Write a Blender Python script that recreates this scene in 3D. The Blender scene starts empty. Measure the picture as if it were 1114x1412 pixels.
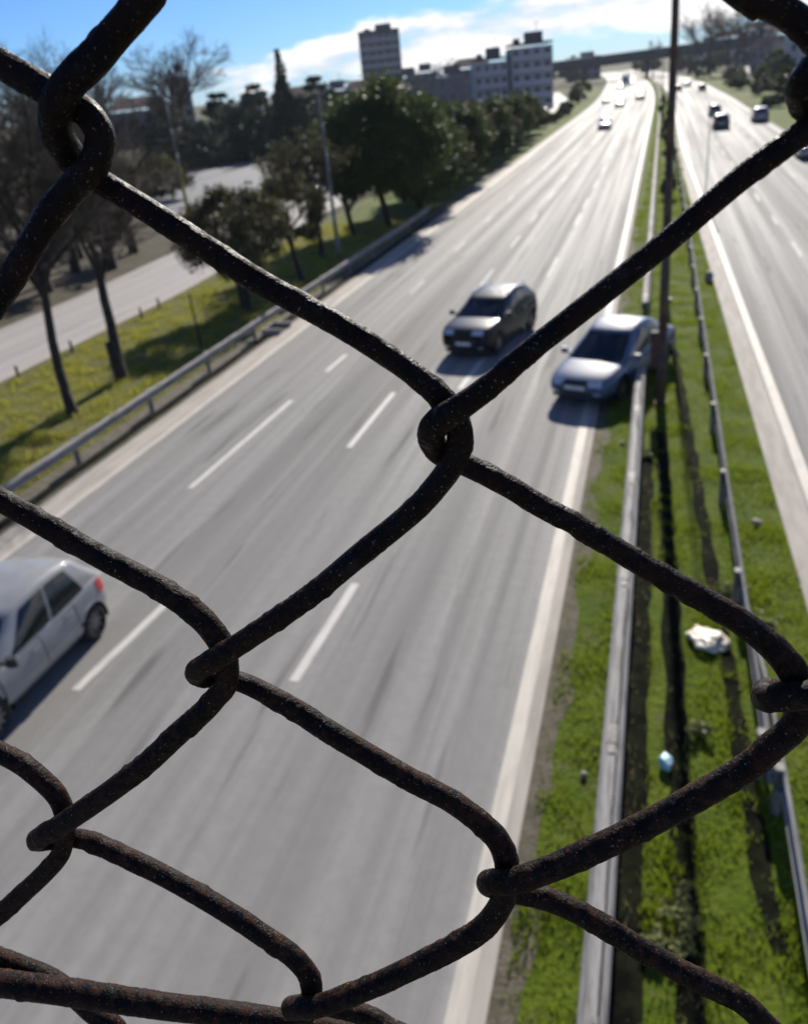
import bpy, math, random
import numpy as np
from mathutils import Vector, Matrix, noise as mnoise
from mathutils.bvhtree import BVHTree
R = math.radians
sc = bpy.context.scene
col = sc.collection

# ------------------------------------------------------------------ camera
# World frame: X across the road (to the right), Y along the road, Z up.
FPX, CX, CY, CAMH = 1190.0, 557.0, 706.0, 8.5
PITCH, ROLL, YAW = R(26.4), R(6.27), R(17.764)
H_R = np.array([math.cos(YAW), math.sin(YAW), 0.0])
H_F = np.array([-math.sin(YAW), math.cos(YAW), 0.0])
FWD = H_F * math.cos(PITCH) + np.array([0, 0, -math.sin(PITCH)])
UPV = np.cross(H_R, FWD)
IMR = math.cos(ROLL) * H_R - math.sin(ROLL) * UPV
IMU = math.sin(ROLL) * H_R + math.cos(ROLL) * UPV
CAM = np.array([0, 0, CAMH])
cd = bpy.data.cameras.new('camera')
cam = bpy.data.objects.new('camera', cd)
col.objects.link(cam)
m = Matrix.Identity(4)
for i in range(3):
    m[i][0], m[i][1], m[i][2], m[i][3] = IMR[i], IMU[i], -FWD[i], CAM[i]
cam.matrix_world = m
cd.sensor_fit = 'HORIZONTAL'
cd.sensor_width = 36.0
cd.lens = FPX / 1114 * 36
cd.clip_start = 0.01
cd.clip_end = 6000
cd.dof.use_dof = True
cd.dof.focus_distance = 0.122
cd.dof.aperture_fstop = 38.46 / 0.72
cd.dof.aperture_blades = 0
sc.camera = cam

# ------------------------------------------------------------------ light
SUN_EL, SUN_AZ = R(29), R(-1.4)          # azimuth from +Y towards +X
sd = np.array([math.sin(SUN_AZ) * math.cos(SUN_EL), math.cos(SUN_AZ) * math.cos(SUN_EL), math.sin(SUN_EL)])
ld = bpy.data.lights.new('sun', 'SUN')
ld.energy = 4.8
ld.angle = R(0.53)
ld.color = (1.0, 0.93, 0.82)
sun = bpy.data.objects.new('sun', ld)
col.objects.link(sun)
sun.rotation_euler = Vector(sd).to_track_quat('Z', 'Y').to_euler()
sc.view_settings.view_transform = 'Standard'
sc.view_settings.look = 'None'
sc.view_settings.exposure = 0.62
sc.view_settings.gamma = 1.0

world = bpy.data.worlds.new('World')
sc.world = world
world.use_nodes = True
nt = world.node_tree
nt.nodes.clear()


class NB:
    """small node-building helper"""
    def __init__(s, tree): s.t = tree
    def n(s, typ, **kw):
        nd = s.t.nodes.new(typ)
        ins = kw.pop('ins', {})
        for k, v in kw.items(): setattr(nd, k, v)
        for k, v in ins.items():
            if isinstance(v, bpy.types.NodeSocket): s.t.links.new(v, nd.inputs[k])
            else: nd.inputs[k].default_value = v
        return nd
    def math(s, op, a, b=0.0, c=0.0, clamp=False):
        return s.n('ShaderNodeMath', operation=op, use_clamp=clamp, ins={0: a, 1: b, 2: c}).outputs[0]
    def mix(s, f, a, b, blend='MIX'):
        nd = s.n('ShaderNodeMix', data_type='RGBA', blend_type=blend)
        for k, v in ((0, f), (6, a), (7, b)):
            if isinstance(v, bpy.types.NodeSocket): s.t.links.new(v, nd.inputs[k])
            else: nd.inputs[k].default_value = v if k == 0 else (tuple(v) + (1,))[:4]
        return nd.outputs[2]
    def rng(s, v, a, b, c=0.0, d=1.0, smooth=True):
        return s.n('ShaderNodeMapRange', interpolation_type='SMOOTHSTEP' if smooth else 'LINEAR',
                   ins={0: v, 1: a, 2: b, 3: c, 4: d}).outputs[0]


w = NB(nt)
sky = w.n('ShaderNodeTexSky', sky_type='NISHITA', sun_disc=False, sun_elevation=SUN_EL, sun_rotation=SUN_AZ,
          altitude=100.0, air_density=0.9, dust_density=0.25, ozone_density=3.0)
tc = w.n('ShaderNodeTexCoord').outputs['Generated']
sep = w.n('ShaderNodeSeparateXYZ', ins={0: tc})
az = w.math('ARCTAN2', sep.outputs[0], sep.outputs[1])          # radians
el = w.math('ARCSINE', sep.outputs[2])
cv = w.n('ShaderNodeCombineXYZ', ins={0: w.math('MULTIPLY', az, 7.0), 1: w.math('MULTIPLY', el, 26.0), 2: 0.3})
nz = w.n('ShaderNodeTexNoise', noise_dimensions='3D', ins={'Vector': cv.outputs[0], 'Scale': 1.3, 'Detail': 7.0, 'Roughness': 0.58})
big = w.n('ShaderNodeTexNoise', ins={'Vector': cv.outputs[0], 'Scale': 0.45, 'Detail': 2.0})
# a belt of cloud whose upper edge climbs from left to right
topel = w.math('MULTIPLY_ADD', w.rng(az, R(-27), R(-12), 0, 1), R(1.9), R(2.0))
topel = w.math('ADD', topel, w.rng(az, R(-9), R(-3), 0, R(5)))
d_top = w.math('DIVIDE', w.math('SUBTRACT', topel, el), R(1.1))
d_bot = w.math('DIVIDE', w.math('SUBTRACT', el, w.math('MULTIPLY_ADD', w.rng(az, R(-12), R(-2), 0, 1), R(0.9), R(0.2))), R(1.0))
belt = w.math('MINIMUM', d_top, d_bot)
belt = w.math('MINIMUM', belt, 1.0)
belt = w.math('MINIMUM', belt, w.rng(az, R(-31), R(-22), -0.5, 1.0))
dens = w.math('ADD', w.math('MULTIPLY', belt, 0.30), w.math('MULTIPLY_ADD', nz.outputs[0], 1.5, -0.62))
cov = w.rng(dens, 0.16, 0.46)
high = w.math('MULTIPLY', w.rng(w.math('ADD', nz.outputs[0], w.math('MULTIPLY', big.outputs[0], 0.6)), 0.86, 1.02), w.rng(el, R(5.5), R(16)))
cov = w.math('MAXIMUM', cov, w.math('MULTIPLY', high, 0.6))
thin = w.math('MULTIPLY', w.rng(el, R(2.6), R(-0.5)), 0.34)       # thin bright veil low over the horizon
SKYK = 0.085
skyc = w.n('ShaderNodeVectorMath', operation='MULTIPLY', ins={0: sky.outputs[0], 1: (0.30, 0.50, 0.84)}).outputs[0]
cl = w.mix(w.rng(nz.outputs[0], 0.40, 0.66), (6.0, 6.4, 7.0), (9.6, 9.5, 9.3))
c1 = w.mix(thin, skyc, (4.6, 5.4, 6.2))
c2 = w.mix(cov, c1, cl)
bg = w.n('ShaderNodeBackground', ins={'Color': c2, 'Strength': SKYK})
w.n('ShaderNodeOutputWorld', ins={'Surface': bg.outputs[0]})

# ------------------------------------------------------------------ helpers
def un(px, py):
    u = (px - CX) / FPX; v = -(py - CY) / FPX
    return u * IMR + v * IMU + FWD
def gp(px, py, z=0.0):
    d = un(px, py); return CAM + d * ((z - CAMH) / d[2])

def tag(o, label=None, cat=None, group=None, kind=None):
    if label: o['label'] = label
    if cat: o['category'] = cat
    if group: o['group'] = group
    if kind: o['kind'] = kind
    return o
def empty(name, loc=(0, 0, 0), rz=0.0, label=None, cat=None, group=None):
    o = bpy.data.objects.new(name, None)
    o.empty_display_size = 0.3
    o.location = loc; o.rotation_euler = (0, 0, rz)
    col.objects.link(o)
    return tag(o, label, cat, group)
def mk(name, V, F, mat, parent=None, smooth=False, midx=None):
    me = bpy.data.meshes.new(name)
    if isinstance(V, np.ndarray) and isinstance(F, np.ndarray):
        k = F.shape[1]
        me.vertices.add(len(V)); me.vertices.foreach_set('co', V.astype(np.float32).ravel())
        me.loops.add(F.size); me.loops.foreach_set('vertex_index', F.astype(np.int32).ravel())
        me.polygons.add(len(F))
        me.polygons.foreach_set('loop_start', np.arange(0, F.size, k, dtype=np.int32))
        me.polygons.foreach_set('loop_total', np.full(len(F), k, dtype=np.int32))
        me.update(calc_edges=True)
    else:
        me.from_pydata([tuple(map(float, v)) for v in V], [], [tuple(map(int, f)) for f in F])
    for mm in (mat if isinstance(mat, (list, tuple)) else [mat]):
        me.materials.append(mm)
    if midx is not None: me.polygons.foreach_set('material_index', np.array(midx, dtype=np.int32))
    if smooth: me.polygons.foreach_set('use_smooth', np.ones(len(me.polygons), dtype=bool))
    me.update()
    o = bpy.data.objects.new(name, me)
    col.objects.link(o)
    if parent: o.parent = parent
    return o
def kids(o): return [c for c in bpy.data.objects if c.parent is o]
KID = {}
def copy_tree(o, parent=None):
    c = o.copy(); col.objects.link(c); c.parent = parent
    for ch in list(o.children): copy_tree(ch, c)
    return c

class MB:
    """collects simple solids into one mesh"""
    def __init__(s): s.v = []; s.f = []; s.mi = []
    def add(s, V, F, mi=0):
        b = len(s.v); s.v += [tuple(v) for v in V]
        s.f += [tuple(b + i for i in f) for f in F]; s.mi += [mi] * len(F)
        return s
    def box(s, c, d, rz=0.0, mi=0, bev=0.0, top=1.0):
        x, y, z = d[0] / 2, d[1] / 2, d[2] / 2
        V = []
        cs, sn = math.cos(rz), math.sin(rz)
        for zz, k in ((-z, 1.0), (z, top)):
            if bev:
                pts = [(-x + bev, -y), (x - bev, -y), (x, -y + bev), (x, y - bev), (x - bev, y), (-x + bev, y), (-x, y - bev), (-x, -y + bev)]
            else: pts = [(-x, -y), (x, -y), (x, y), (-x, y)]
            V += [(c[0] + k * (px * cs - py * sn), c[1] + k * (px * sn + py * cs), c[2] + zz) for px, py in pts]
        n = len(V) // 2
        F = [tuple(range(n - 1, -1, -1)), tuple(range(n, 2 * n))] + [(i, (i + 1) % n, n + (i + 1) % n, n + i) for i in range(n)]
        return s.add(V, F, mi)
    def tube(s, p0, p1, r0, r1, n=8, mi=0):
        p0 = Vector(p0); p1 = Vector(p1); d = (p1 - p0).normalized()
        a = d.orthogonal().normalized(); b = d.cross(a)
        V = []
        for p, r in ((p0, r0), (p1, r1)):
            V += [p + a * (r * math.cos(2 * math.pi * i / n)) + b * (r * math.sin(2 * math.pi * i / n)) for i in range(n)]
        F = [(i, (i + 1) % n, n + (i + 1) % n, n + i) for i in range(n)] + [tuple(range(n - 1, -1, -1)), tuple(range(n, 2 * n))]
        return s.add(V, F, mi)
    def build(s, name, mat, parent=None, smooth=False):
        return mk(name, s.v, s.f, mat, parent, smooth, s.mi if isinstance(mat, (list, tuple)) else None)

# ------------------------------------------------------------------ materials
def new_mat(name):
    mt = bpy.data.materials.new(name); mt.use_nodes = True
    mt.node_tree.nodes.clear()
    return mt, NB(mt.node_tree)
def pbr(name, c, rough=0.6, metal=0.0, c2=None, scale=5.0, stretch=(1, 1, 1), bump=0.0, bscale=None, rough2=None, spec=0.5, coat=0.0, detail=4.0, lo=0.35, hi=0.65, trans=0.0):
    mt, b = new_mat(name)
    t = b.n('ShaderNodeTexCoord').outputs['Object']
    mp = b.n('ShaderNodeMapping', ins={'Vector': t, 'Scale': stretch}).outputs[0]
    n1 = b.n('ShaderNodeTexNoise', ins={'Vector': mp, 'Scale': scale, 'Detail': detail, 'Roughness': 0.6}).outputs[0]
    f = b.rng(n1, lo, hi)
    bs = b.n('ShaderNodeBsdfPrincipled', ins={'Roughness': rough, 'Metallic': metal, 'Base Color': tuple(c) + (1,)})
    bs.inputs['Specular IOR Level'].default_value = spec
    if coat:
        bs.inputs['Coat Weight'].default_value = coat; bs.inputs['Coat Roughness'].default_value = 0.025
    if c2 is not None: b.t.links.new(b.mix(f, c, c2), bs.inputs['Base Color'])
    if rough2 is not None: b.t.links.new(b.rng(f, 0, 1, rough, rough2, False), bs.inputs['Roughness'])
    if bump:
        n2 = b.n('ShaderNodeTexNoise', ins={'Vector': mp, 'Scale': bscale or scale * 3, 'Detail': 5.0}).outputs[0]
        bp = b.n('ShaderNodeBump', ins={'Height': n2, 'Strength': 1.0, 'Distance': bump})
        b.t.links.new(bp.outputs[0], bs.inputs['Normal'])
    out = bs.outputs[0]
    if trans:
        tr = b.n('ShaderNodeBsdfTranslucent', ins={'Color': tuple(x * 1.3 for x in (c2 or c)) + (1,)})
        out = b.n('ShaderNodeMixShader', ins={0: trans, 1: out, 2: tr.outputs[0]}).outputs[0]
    b.n('ShaderNodeOutputMaterial', ins={'Surface': out})
    return mt

M = {}
def asphalt(name, base, dark, light, sheen):
    mt, b = new_mat(name)
    t = b.n('ShaderNodeTexCoord').outputs['Object']
    def noise(sc_, st, det=4.0, rg=0.6):
        mp = b.n('ShaderNodeMapping', ins={'Vector': t, 'Scale': st}).outputs[0]
        return b.n('ShaderNodeTexNoise', ins={'Vector': mp, 'Scale': sc_, 'Detail': det, 'Roughness': rg}).outputs[0]
    streak = noise(1.0, (1.35, 0.012, 1), 5.0)
    streak2 = noise(1.0, (3.2, 0.05, 1), 4.0)
    patch = noise(0.16, (1, 0.35, 1), 5.0)
    fine = noise(60.0, (1, 1, 1), 3.0)
    marks = noise(1.0, (2.6, 0.16, 1), 3.0, 0.5)
    c = b.mix(b.rng(streak, 0.36, 0.66), dark, light)
    c = b.mix(b.math('MULTIPLY', b.rng(patch, 0.40, 0.62), 0.5), c, base)
    c = b.mix(b.math('MULTIPLY', b.rng(streak2, 0.45, 0.7), 0.4), c, dark)
    c = b.mix(b.math('MULTIPLY', b.rng(marks, 0.60, 0.74), 0.75), c, tuple(x * 0.5 for x in dark))
    mott = noise(5.0, (1, .8, 1), 6.0, .7)
    c = b.mix(b.math('MULTIPLY', b.rng(mott, 0.42, 0.62), 0.22), c, tuple(x * 0.62 for x in base))
    c = b.mix(b.math('MULTIPLY', b.rng(fine, 0.35, 0.7), 0.35), c, tuple(x * 0.45 for x in base))
    bs = b.n('ShaderNodeBsdfPrincipled', ins={'Base Color': c})
    bs.inputs['Specular IOR Level'].default_value = sheen
    b.t.links.new(b.rng(streak, 0.3, 0.7, 0.78, 0.64), bs.inputs['Roughness'])
    bp = b.n('ShaderNodeBump', ins={'Height': fine, 'Strength': 0.6, 'Distance': 0.004})
    b.t.links.new(bp.outputs[0], bs.inputs['Normal'])
    b.n('ShaderNodeOutputMaterial', ins={'Surface': bs.outputs[0]})
    return mt
M['asphalt'] = asphalt('asphalt', (.270, .264, .250), (.190, .186, .177), (.335, .328, .310), 0.07)
M['asphalt_side'] = asphalt('asphalt_side', (.38, .36, .335), (.31, .295, .28), (.44, .41, .38), 0.15)
M['paint_line'] = pbr('paint_line', (.52, .50, .46), .7, c2=(.36, .345, .32), scale=3.0, stretch=(4, .6, 1), lo=.42, hi=.75)
M['edge_paint'] = pbr('edge_paint', (.47, .435, .375), .7, c2=(.36, .33, .285), scale=2.0, stretch=(5, .5, 1), lo=.40, hi=.7)
M['concrete'] = pbr('concrete', (.38, .345, .30), .85, c2=(.29, .262, .228), scale=1.2, stretch=(3, .5, 1), bump=.003, bscale=40)
M['galv'] = pbr('galvanised_steel', (.30, .29, .275), .75, .0, c2=(.15, .14, .13), scale=3.0, stretch=(7, .5, 3), rough2=.85, lo=.42, hi=.68, spec=.2)
M['galv_old'] = pbr('old_steel', (.22, .21, .20), .7, .2, c2=(.13, .12, .11), scale=4.0, stretch=(3, .5, 3))
M['post_rust'] = pbr('rusty_pole', (.125, .080, .050), .8, .1, c2=(.055, .040, .030), scale=2.5, bump=.004)
M['pole_grey'] = pbr('pole_grey', (.22, .23, .24), .6, .3, c2=(.15, .155, .16), scale=3)
M['lichen'] = pbr('lichen_yellow', (.50, .42, .04), .9, c2=(.28, .24, .04), scale=5)
M['bark'] = pbr('bark', (.045, .035, .026), .95, c2=(.022, .018, .014), scale=9, bump=.02)
M['twig'] = pbr('twig', (.060, .044, .031), .9, c2=(.034, .026, .019), scale=1.5)
M['twig_pale'] = pbr('twig_pale', (.075, .060, .046), .9, c2=(.045, .036, .030), scale=.8)
M['leaf'] = pbr('leaf_dark', (.026, .048, .011), .6, c2=(.052, .074, .016), scale=.9, trans=.28)
M['leaf_brown'] = pbr('leaf_brown', (.056, .058, .022), .7, c2=(.078, .072, .030), scale=.9, trans=.2)
M['leaf_conifer'] = pbr('leaf_conifer', (.018, .036, .020), .7, c2=(.034, .052, .022), scale=.5, trans=.12)
M['leaf_yellow'] = pbr('leaf_yellow', (.17, .16, .03), .7, c2=(.11, .12, .03), scale=1.2, trans=.3)
M['leaf_light'] = pbr('leaf_light', (.085, .105, .030), .7, c2=(.055, .075, .024), scale=1.2, trans=.3)
M['grass_blade'] = pbr('grass_blade', (.100, .180, .006), .55, c2=(.175, .225, .014), scale=1.6, trans=.42, spec=.3)
M['grass_dry'] = pbr('grass_dry', (.20, .235, .016), .6, c2=(.30, .29, .05), scale=.8, trans=.42, spec=.3)
M['stone'] = pbr('pale_stone', (.34, .30, .25), .9, c2=(.2, .18, .15), scale=20)

def ground_mat(name, g1, g2, soil, sc1, edge=None):
    mt, b = new_mat(name)
    t = b.n('ShaderNodeTexCoord').outputs['Object']
    def noise(s_, det=5.0):
        return b.n('ShaderNodeTexNoise', ins={'Vector': t, 'Scale': s_, 'Detail': det, 'Roughness': .62}).outputs[0]
    c = b.mix(b.rng(noise(sc1), .36, .64), g1, g2)
    c = b.mix(b.math('MULTIPLY', b.rng(noise(sc1 * 7), .40, .7), .5), c, tuple(x * .45 for x in g1))
    c = b.mix(b.math('MULTIPLY', b.rng(noise(sc1 * 1.7, 6), .56, .70), .7), c, soil)
    bs = b.n('ShaderNodeBsdfPrincipled', ins={'Base Color': c, 'Roughness': .95})
    bs.inputs['Specular IOR Level'].default_value = .15
    bp = b.n('ShaderNodeBump', ins={'Height': noise(sc1 * 12), 'Strength': 1.0, 'Distance': .05})
    b.t.links.new(bp.outputs[0], bs.inputs['Normal'])
    b.n('ShaderNodeOutputMaterial', ins={'Surface': bs.outputs[0]})
    return mt
M['ground'] = ground_mat('ground', (.038, .048, .012), (.055, .058, .018), (.055, .048, .03), .25)
M['median'] = ground_mat('median_turf', (.065, .105, .005), (.105, .140, .010), (.105, .09, .045), .9)
M['slope'] = ground_mat('slope_turf', (.070, .105, .006), (.105, .13, .014), (.06, .055, .03), .28)
M['verge'] = ground_mat('verge_turf', (.105, .110, .024), (.135, .130, .036), (.13, .105, .06), .5)
M['soil'] = pbr('soil', (.12, .10, .075), .95, c2=(.065, .060, .035), scale=3.5, bump=.02, bscale=20)

# ------------------------------------------------------------------ the setting
def bend(s): return -0.00011 * max(0.0, s - 165.0) ** 2
def inr(s):                                 # inner edge of the right-hand carriageway
    return 3.40 - 0.0145 * min(max(s, -20), 95) - 0.001 * max(0, min(s, 240) - 95)
SS = list(np.concatenate([np.arange(-30, 170, 5.0), np.arange(170, 720, 12.0)]))
def strip(name, xl, xr, z, mat, ss=SS, kind='structure'):
    V, F = [], []
    for s in ss:
        a = xl(s) if callable(xl) else xl; b_ = xr(s) if callable(xr) else xr
        V += [(a + bend(s), s, z), (b_ + bend(s), s, z)]
    for i in range(len(ss) - 1): F.append((2 * i, 2 * i + 1, 2 * i + 3, 2 * i + 2))
    o = mk(name, V, F, mat)
    return tag(o, kind=kind)
g = 3500.0
tag(mk('ground', [(-g, -200, -.03), (g, -200, -.03), (g, 5000, -.03), (-g, 5000, -.03)], [(0, 1, 2, 3)], M['ground']), kind='structure')
LX = lambda s: -13.75 - (0.012 * max(0, min(s, 330) - 215) if s > 215 else 0)
strip('verge', -23.6, -13.0, -.022, M['verge'], [s for s in SS if s < 150])
strip('verge', -23.0, -13.0, -.02, M['slope'], [q for q in SS if 58 <= q < 330])
strip('verge', lambda s: inr(s) + 10.2, lambda s: inr(s) + 22, -.02, M['slope'], [q for q in SS if 20 <= q < 400])
strip('median', -2.0, lambda s: inr(s), -.018, M['median'])
strip('soil_margin', lambda s: -1.45, lambda s: -1.12 + .08 * math.sin(s * 1.3) + .07 * math.sin(s * 3.1), -.013, M['soil'], list(np.arange(-10, 60, .6)))
strip('road', LX, -1.55, 0.0, M['asphalt'])
strip('road', lambda s: inr(s) - .1, lambda s: inr(s) + 10.4, 0.0, M['asphalt'])
strip('gutter', -1.62, -1.42, .006, M['concrete'])
strip('gutter', lambda s: inr(s) - .62, lambda s: inr(s) - .08, .006, M['concrete'])
strip('gutter', lambda s: LX(s) - .75, lambda s: LX(s) + .10, .006, M['concrete'])
# gravel beneath the left guardrail
strip('path', -15.6, -14.55, -.012, M['soil'], [s for s in SS if s < 100])
M['strip_shade'] = pbr('painted_shade', (.004, .004, .0035), .95, c2=(.014, .016, .008), scale=3, spec=.03)  # near-black colour standing in for cast shadow on the ground
strip('shade_strip', lambda s: -.26, lambda s: .08 + .03 * math.sin(s * 2.3) + .02 * math.sin(s * 7.1), -.004, M['strip_shade'], list(np.arange(-6, 20.5, .5)))  # shade beside the median guardrail, painted as a dark strip
strip('shade_strip', -15.02, lambda s: -14.70 + .03 * math.sin(s * 1.7), -.005, M['strip_shade'], list(np.arange(-10, 60, 1.0)))  # shadow of the outer left guardrail, painted as a dark strip
SHADE_STRIPS = [(lambda s: .56 - .0207 * (s - 5.5), .15, 3.0, 21.5), (lambda s: 1.40 - .0375 * (s - 7), .12, 6.6, 30.0)]     # two dark strips painted along the pole shadows: centre line, half width, start, end
for cx_, hw_, a_, b__ in SHADE_STRIPS:
    strip('shade_strip', lambda s: cx_(s) - hw_ * (1 + .25 * math.sin(s * 2.7)) * min(1, (s - a_) / 1.5 + .3), lambda s: cx_(s) + hw_ * (1 + .25 * math.sin(s * 3.9 + 1)) * min(1, (b__ - s) / 3 + .2), -.004, M['strip_shade'], list(np.arange(a_, b__ + .01, .5)))
def in_shade_strip(x, s):  # where grass is left out over the painted shadow strips
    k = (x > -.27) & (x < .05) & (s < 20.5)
    for cx_, hw_, a_, b__ in SHADE_STRIPS: k |= (np.abs(x - cx_(s)) < hw_ * .8) & (s > a_) & (s < b__) & (np.abs(np.sin(s * 5.1 + x * 3)) < .93)
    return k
# edge lines
strip('edge_line', -1.83, -1.61, .012, M['edge_paint'])
strip('edge_line', lambda s: inr(s) - .04, lambda s: inr(s) + .2, .012, M['edge_paint'])
strip('edge_line', lambda s: LX(s) + .02, lambda s: LX(s) + .2, .012, M['edge_paint'])
strip('edge_line', lambda s: inr(s) + 9.7, lambda s: inr(s) + 9.88, .004, M['paint_line'])
# broken lane lines: (x, first s, length) for every dash
lines = MB()
def dash(x, s0, s1, wd=.13, x1=None):
    x1 = x if x1 is None else x1
    lines.add([(x - wd / 2 + bend(s0), s0, .004), (x + wd / 2 + bend(s0), s0, .004), (x1 + wd / 2 + bend(s1), s1, .004), (x1 - wd / 2 + bend(s1), s1, .004)], [(0, 1, 2, 3)])
def seg(a, b, wd=.16):
    A, B = gp(*a), gp(*b); dash(A[0], A[1], B[1], wd, B[0])
seg((262, 673), (402, 552), .17); seg((450, 512), (477, 489), .17); seg((405, 940), (490, 805), .17)
seg((104, 952), (236, 826), .17); seg((481, 617), (543, 541), .17); seg((634, 536), (668, 492), .16)
near_n = len(lines.f)
for s in (37.5, 47.2, 56.5, 66, 76, 86, 96, 108, 120, 135, 150): dash(-10.6, s, s + 2.6)
for s in (38.5, 47.5, 55.5, 65.5, 75, 86, 98, 110, 124, 140): dash(-7.6, s, s + 3.4)
for s in (39.8, 53.5, 60, 70, 80, 92, 104, 118, 132, 148): dash(-4.75, s, s + 4.2)
for s in np.arange(165, 420, 14.0):
    for x in (-10.6, -7.6, -4.75): dash(x, s, s + 5)
for s, e in ((36.6, 39.2), (41.6, 45.0), (50.0, 52.6), (58.5, 61.5)):
    dash(inr(s) + 3.25, s, e)
for s in np.arange(68, 420, 9.3):
    dash(inr(s) + 3.25, s, s + 3.2); dash(inr(s) + 6.5, s, s + 3.2)
for s in (22, 30.5, 44, 53): dash(inr(s) + 6.5, s, s + 3.2)
lines.mi = [0] * near_n + [1] * (len(lines.f) - near_n)
tag(lines.build('lane_markings', [M['paint_line'], pbr('worn_paint', (.40, .39, .365), .75, c2=(.30, .29, .27), scale=1.5, stretch=(3, .5, 1))]), kind='structure')
poly = lambda name, pts, z, mat: tag(mk(name, [(x, y, z) for x, y in pts], [tuple(range(len(pts)))], mat), kind='structure')
M['scrub'] = ground_mat('scrub_floor', (.065, .055, .035), (.10, .085, .055), (.06, .065, .022), .35)
poly('terrain', [(-70, -30), (-29.6, -30), (-29.6, 40), (-31.2, 60), (-33.5, 90), (-38, 100), (-41, 110), (-38.5, 72), (-46, 73), (-62, 108), (-120, 108), (-120, -30)], -.027, M['scrub'])
# service road on the left and the open asphalt beyond it
def poly(name, pts, z, mat):
    return tag(mk(name, [(x, y, z) for x, y in pts], [tuple(range(len(pts)))], mat), kind='structure')
poly('side_road', [(-29.6, -30), (-23.7, -30), (-23.7, 40), (-25.2, 60), (-25.5, 90), (-22.8, 130), (-20.5, 175), (-22.0, 240), (-34, 330), (-42, 330), (-30, 240), (-27.5, 175), (-29.2, 130), (-31.5, 90), (-31.2, 60), (-29.6, 40)], -.010, M['asphalt_side'])
poly('side_kerb', [(-23.7, -30), (-23.35, -30), (-23.35, 40), (-24.85, 60), (-25.15, 90), (-25.5, 90), (-25.2, 60), (-23.7, 40)], -.004, M['concrete'])
M['lot'] = asphalt('lot_asphalt', (.13, .135, .145), (.10, .105, .115), (.16, .165, .175), 0.5)
poly('forecourt', [(-38.5, 72), (-46, 73), (-62, 108), (-65, 126), (-57.5, 137), (-50, 139), (-41, 110)], -.014, M['lot'])
poly('forecourt_kerb', [(-62.6, 108), (-62, 108), (-65, 126), (-57.5, 137), (-50, 139), (-50, 139.8), (-57.8, 137.8), (-65.7, 126.3)], -.008, M['concrete'])

# ------------------------------------------------------------------ guardrails
def rail_profile(face):      # W-beam, bulging towards `face` (+1 / -1): (x, z) pairs
    return [(0, .42), (.045 * face, .46), (.065 * face, .505), (.045 * face, .545), (.010 * face, .575), (.045 * face, .605), (.065 * face, .645), (.045 * face, .69), (0, .73)]
def beam(name, parent, x, ss, face, off, mat, zf=None, th=.006):
    V, F = [], []
    pr = rail_profile(face)
    pr = pr + [(px - th * face, pz) for px, pz in reversed(pr)]
    n = len(pr)
    for s in ss:
        xx = (x(s) if callable(x) else x) + bend(s) + off
        dz = zf(s) if zf else 0
        V += [(xx + px, s, pz + dz) for px, pz in pr]
    for i in range(len(ss) - 1):
        for j in range(n):
            F.append((i * n + j, i * n + (j + 1) % n, (i + 1) * n + (j + 1) % n, (i + 1) * n + j))
    F += [tuple(range(n)), tuple(range((len(ss) - 1) * n, len(ss) * n))]
    return mk(name, V, F, mat, parent)
def guardrail(label, x, s0, s1, faces, mat, step=4.0, near=60, zf=None, dz=0.0, group=None, postmat=None, cap=False):
    ss = sorted(set([s0, s1] + [float(v) for v in np.arange(math.ceil(s0), s1, 2.0 if s1 < 90 else 4.0)]))
    root = empty('guardrail', ((x(s0) if callable(x) else x), s0, 0), 0, label, 'guardrail', group)
    loc = np.array(root.location)
    for f, off in faces:
        o = beam('rail_beam', root, x, ss, f, off, mat, zf)
        o.matrix_parent_inverse = Matrix.Translation(-root.location)
    if cap:
        V, F = [], []
        for q in ss:
            xx = (x(q) if callable(x) else x) + bend(q)
            V += [(xx - .070, q, .60), (xx - .070, q, .725), (xx + .045, q, .725), (xx + .045, q, .60)]
        for i in range(len(ss) - 1):
            for j in range(4): F.append((i * 4 + j, i * 4 + (j + 1) % 4, (i + 1) * 4 + (j + 1) % 4, (i + 1) * 4 + j))
        F += [(0, 1, 2, 3), tuple(range(len(V) - 4, len(V)))]
        o = mk('rail_cap', V, F, mat, root); o.matrix_parent_inverse = Matrix.Translation(-root.location)
    s = s0 + .6
    while s < min(s1, s0 + 100):
        xx = (x(s) if callable(x) else x) + bend(s)
        h = .74 + (zf(s) if zf else 0)
        if h > .2:
            mb = MB().box((xx, s, h / 2 - .05), (.10, .14, h + .1), bev=.015)
            for f, off in faces:
                mb.box((xx + off / 2, s, h - .15), (abs(off) + .004, .12, .2))
            if cap: mb.box((xx - .012, s + .3, .7285), (.132, .34, .012)).box((xx - .04, s + .2, .737), (.022, .022, .012)).box((xx + .02, s + .4, .737), (.022, .022, .012))
            p = mb.build('post', postmat or M['galv_old'], root)
            p.matrix_parent_inverse = Matrix.Translation(-root.location)
        s += step
    return root
guardrail('bright double-beam steel guardrail along the left edge of the grass median, before the sedan', -.36, -4, 24.2,
          ((-1, -.075), (1, .075)), M['galv'], cap=True)
guardrail('double-beam steel guardrail running into the distance behind the silver sedan', -.36, 31.6, 330,
          ((-1, -.075), (1, .075)), M['galv'], cap=True)
guardrail('grey weathered guardrail along the right side of the median, past the white bag', lambda s: 1.47 - .0022 * min(s, 120), 8.6, 330,
          ((1, .05),), M['galv_old'])
guardrail('guardrail with a ramped end rising from the grass at the lower right', 1.60, -4, 13.6,
          ((1, .03),), M['galv'], zf=lambda s: -.72 * min(1, max(0, (s - 9.5) / 4.1)))
guardrail('steel guardrail on thin posts along the outer left shoulder below the roadside trees', -15.15, -10, 60,
          ((1, .06),), M['galv'])

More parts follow.
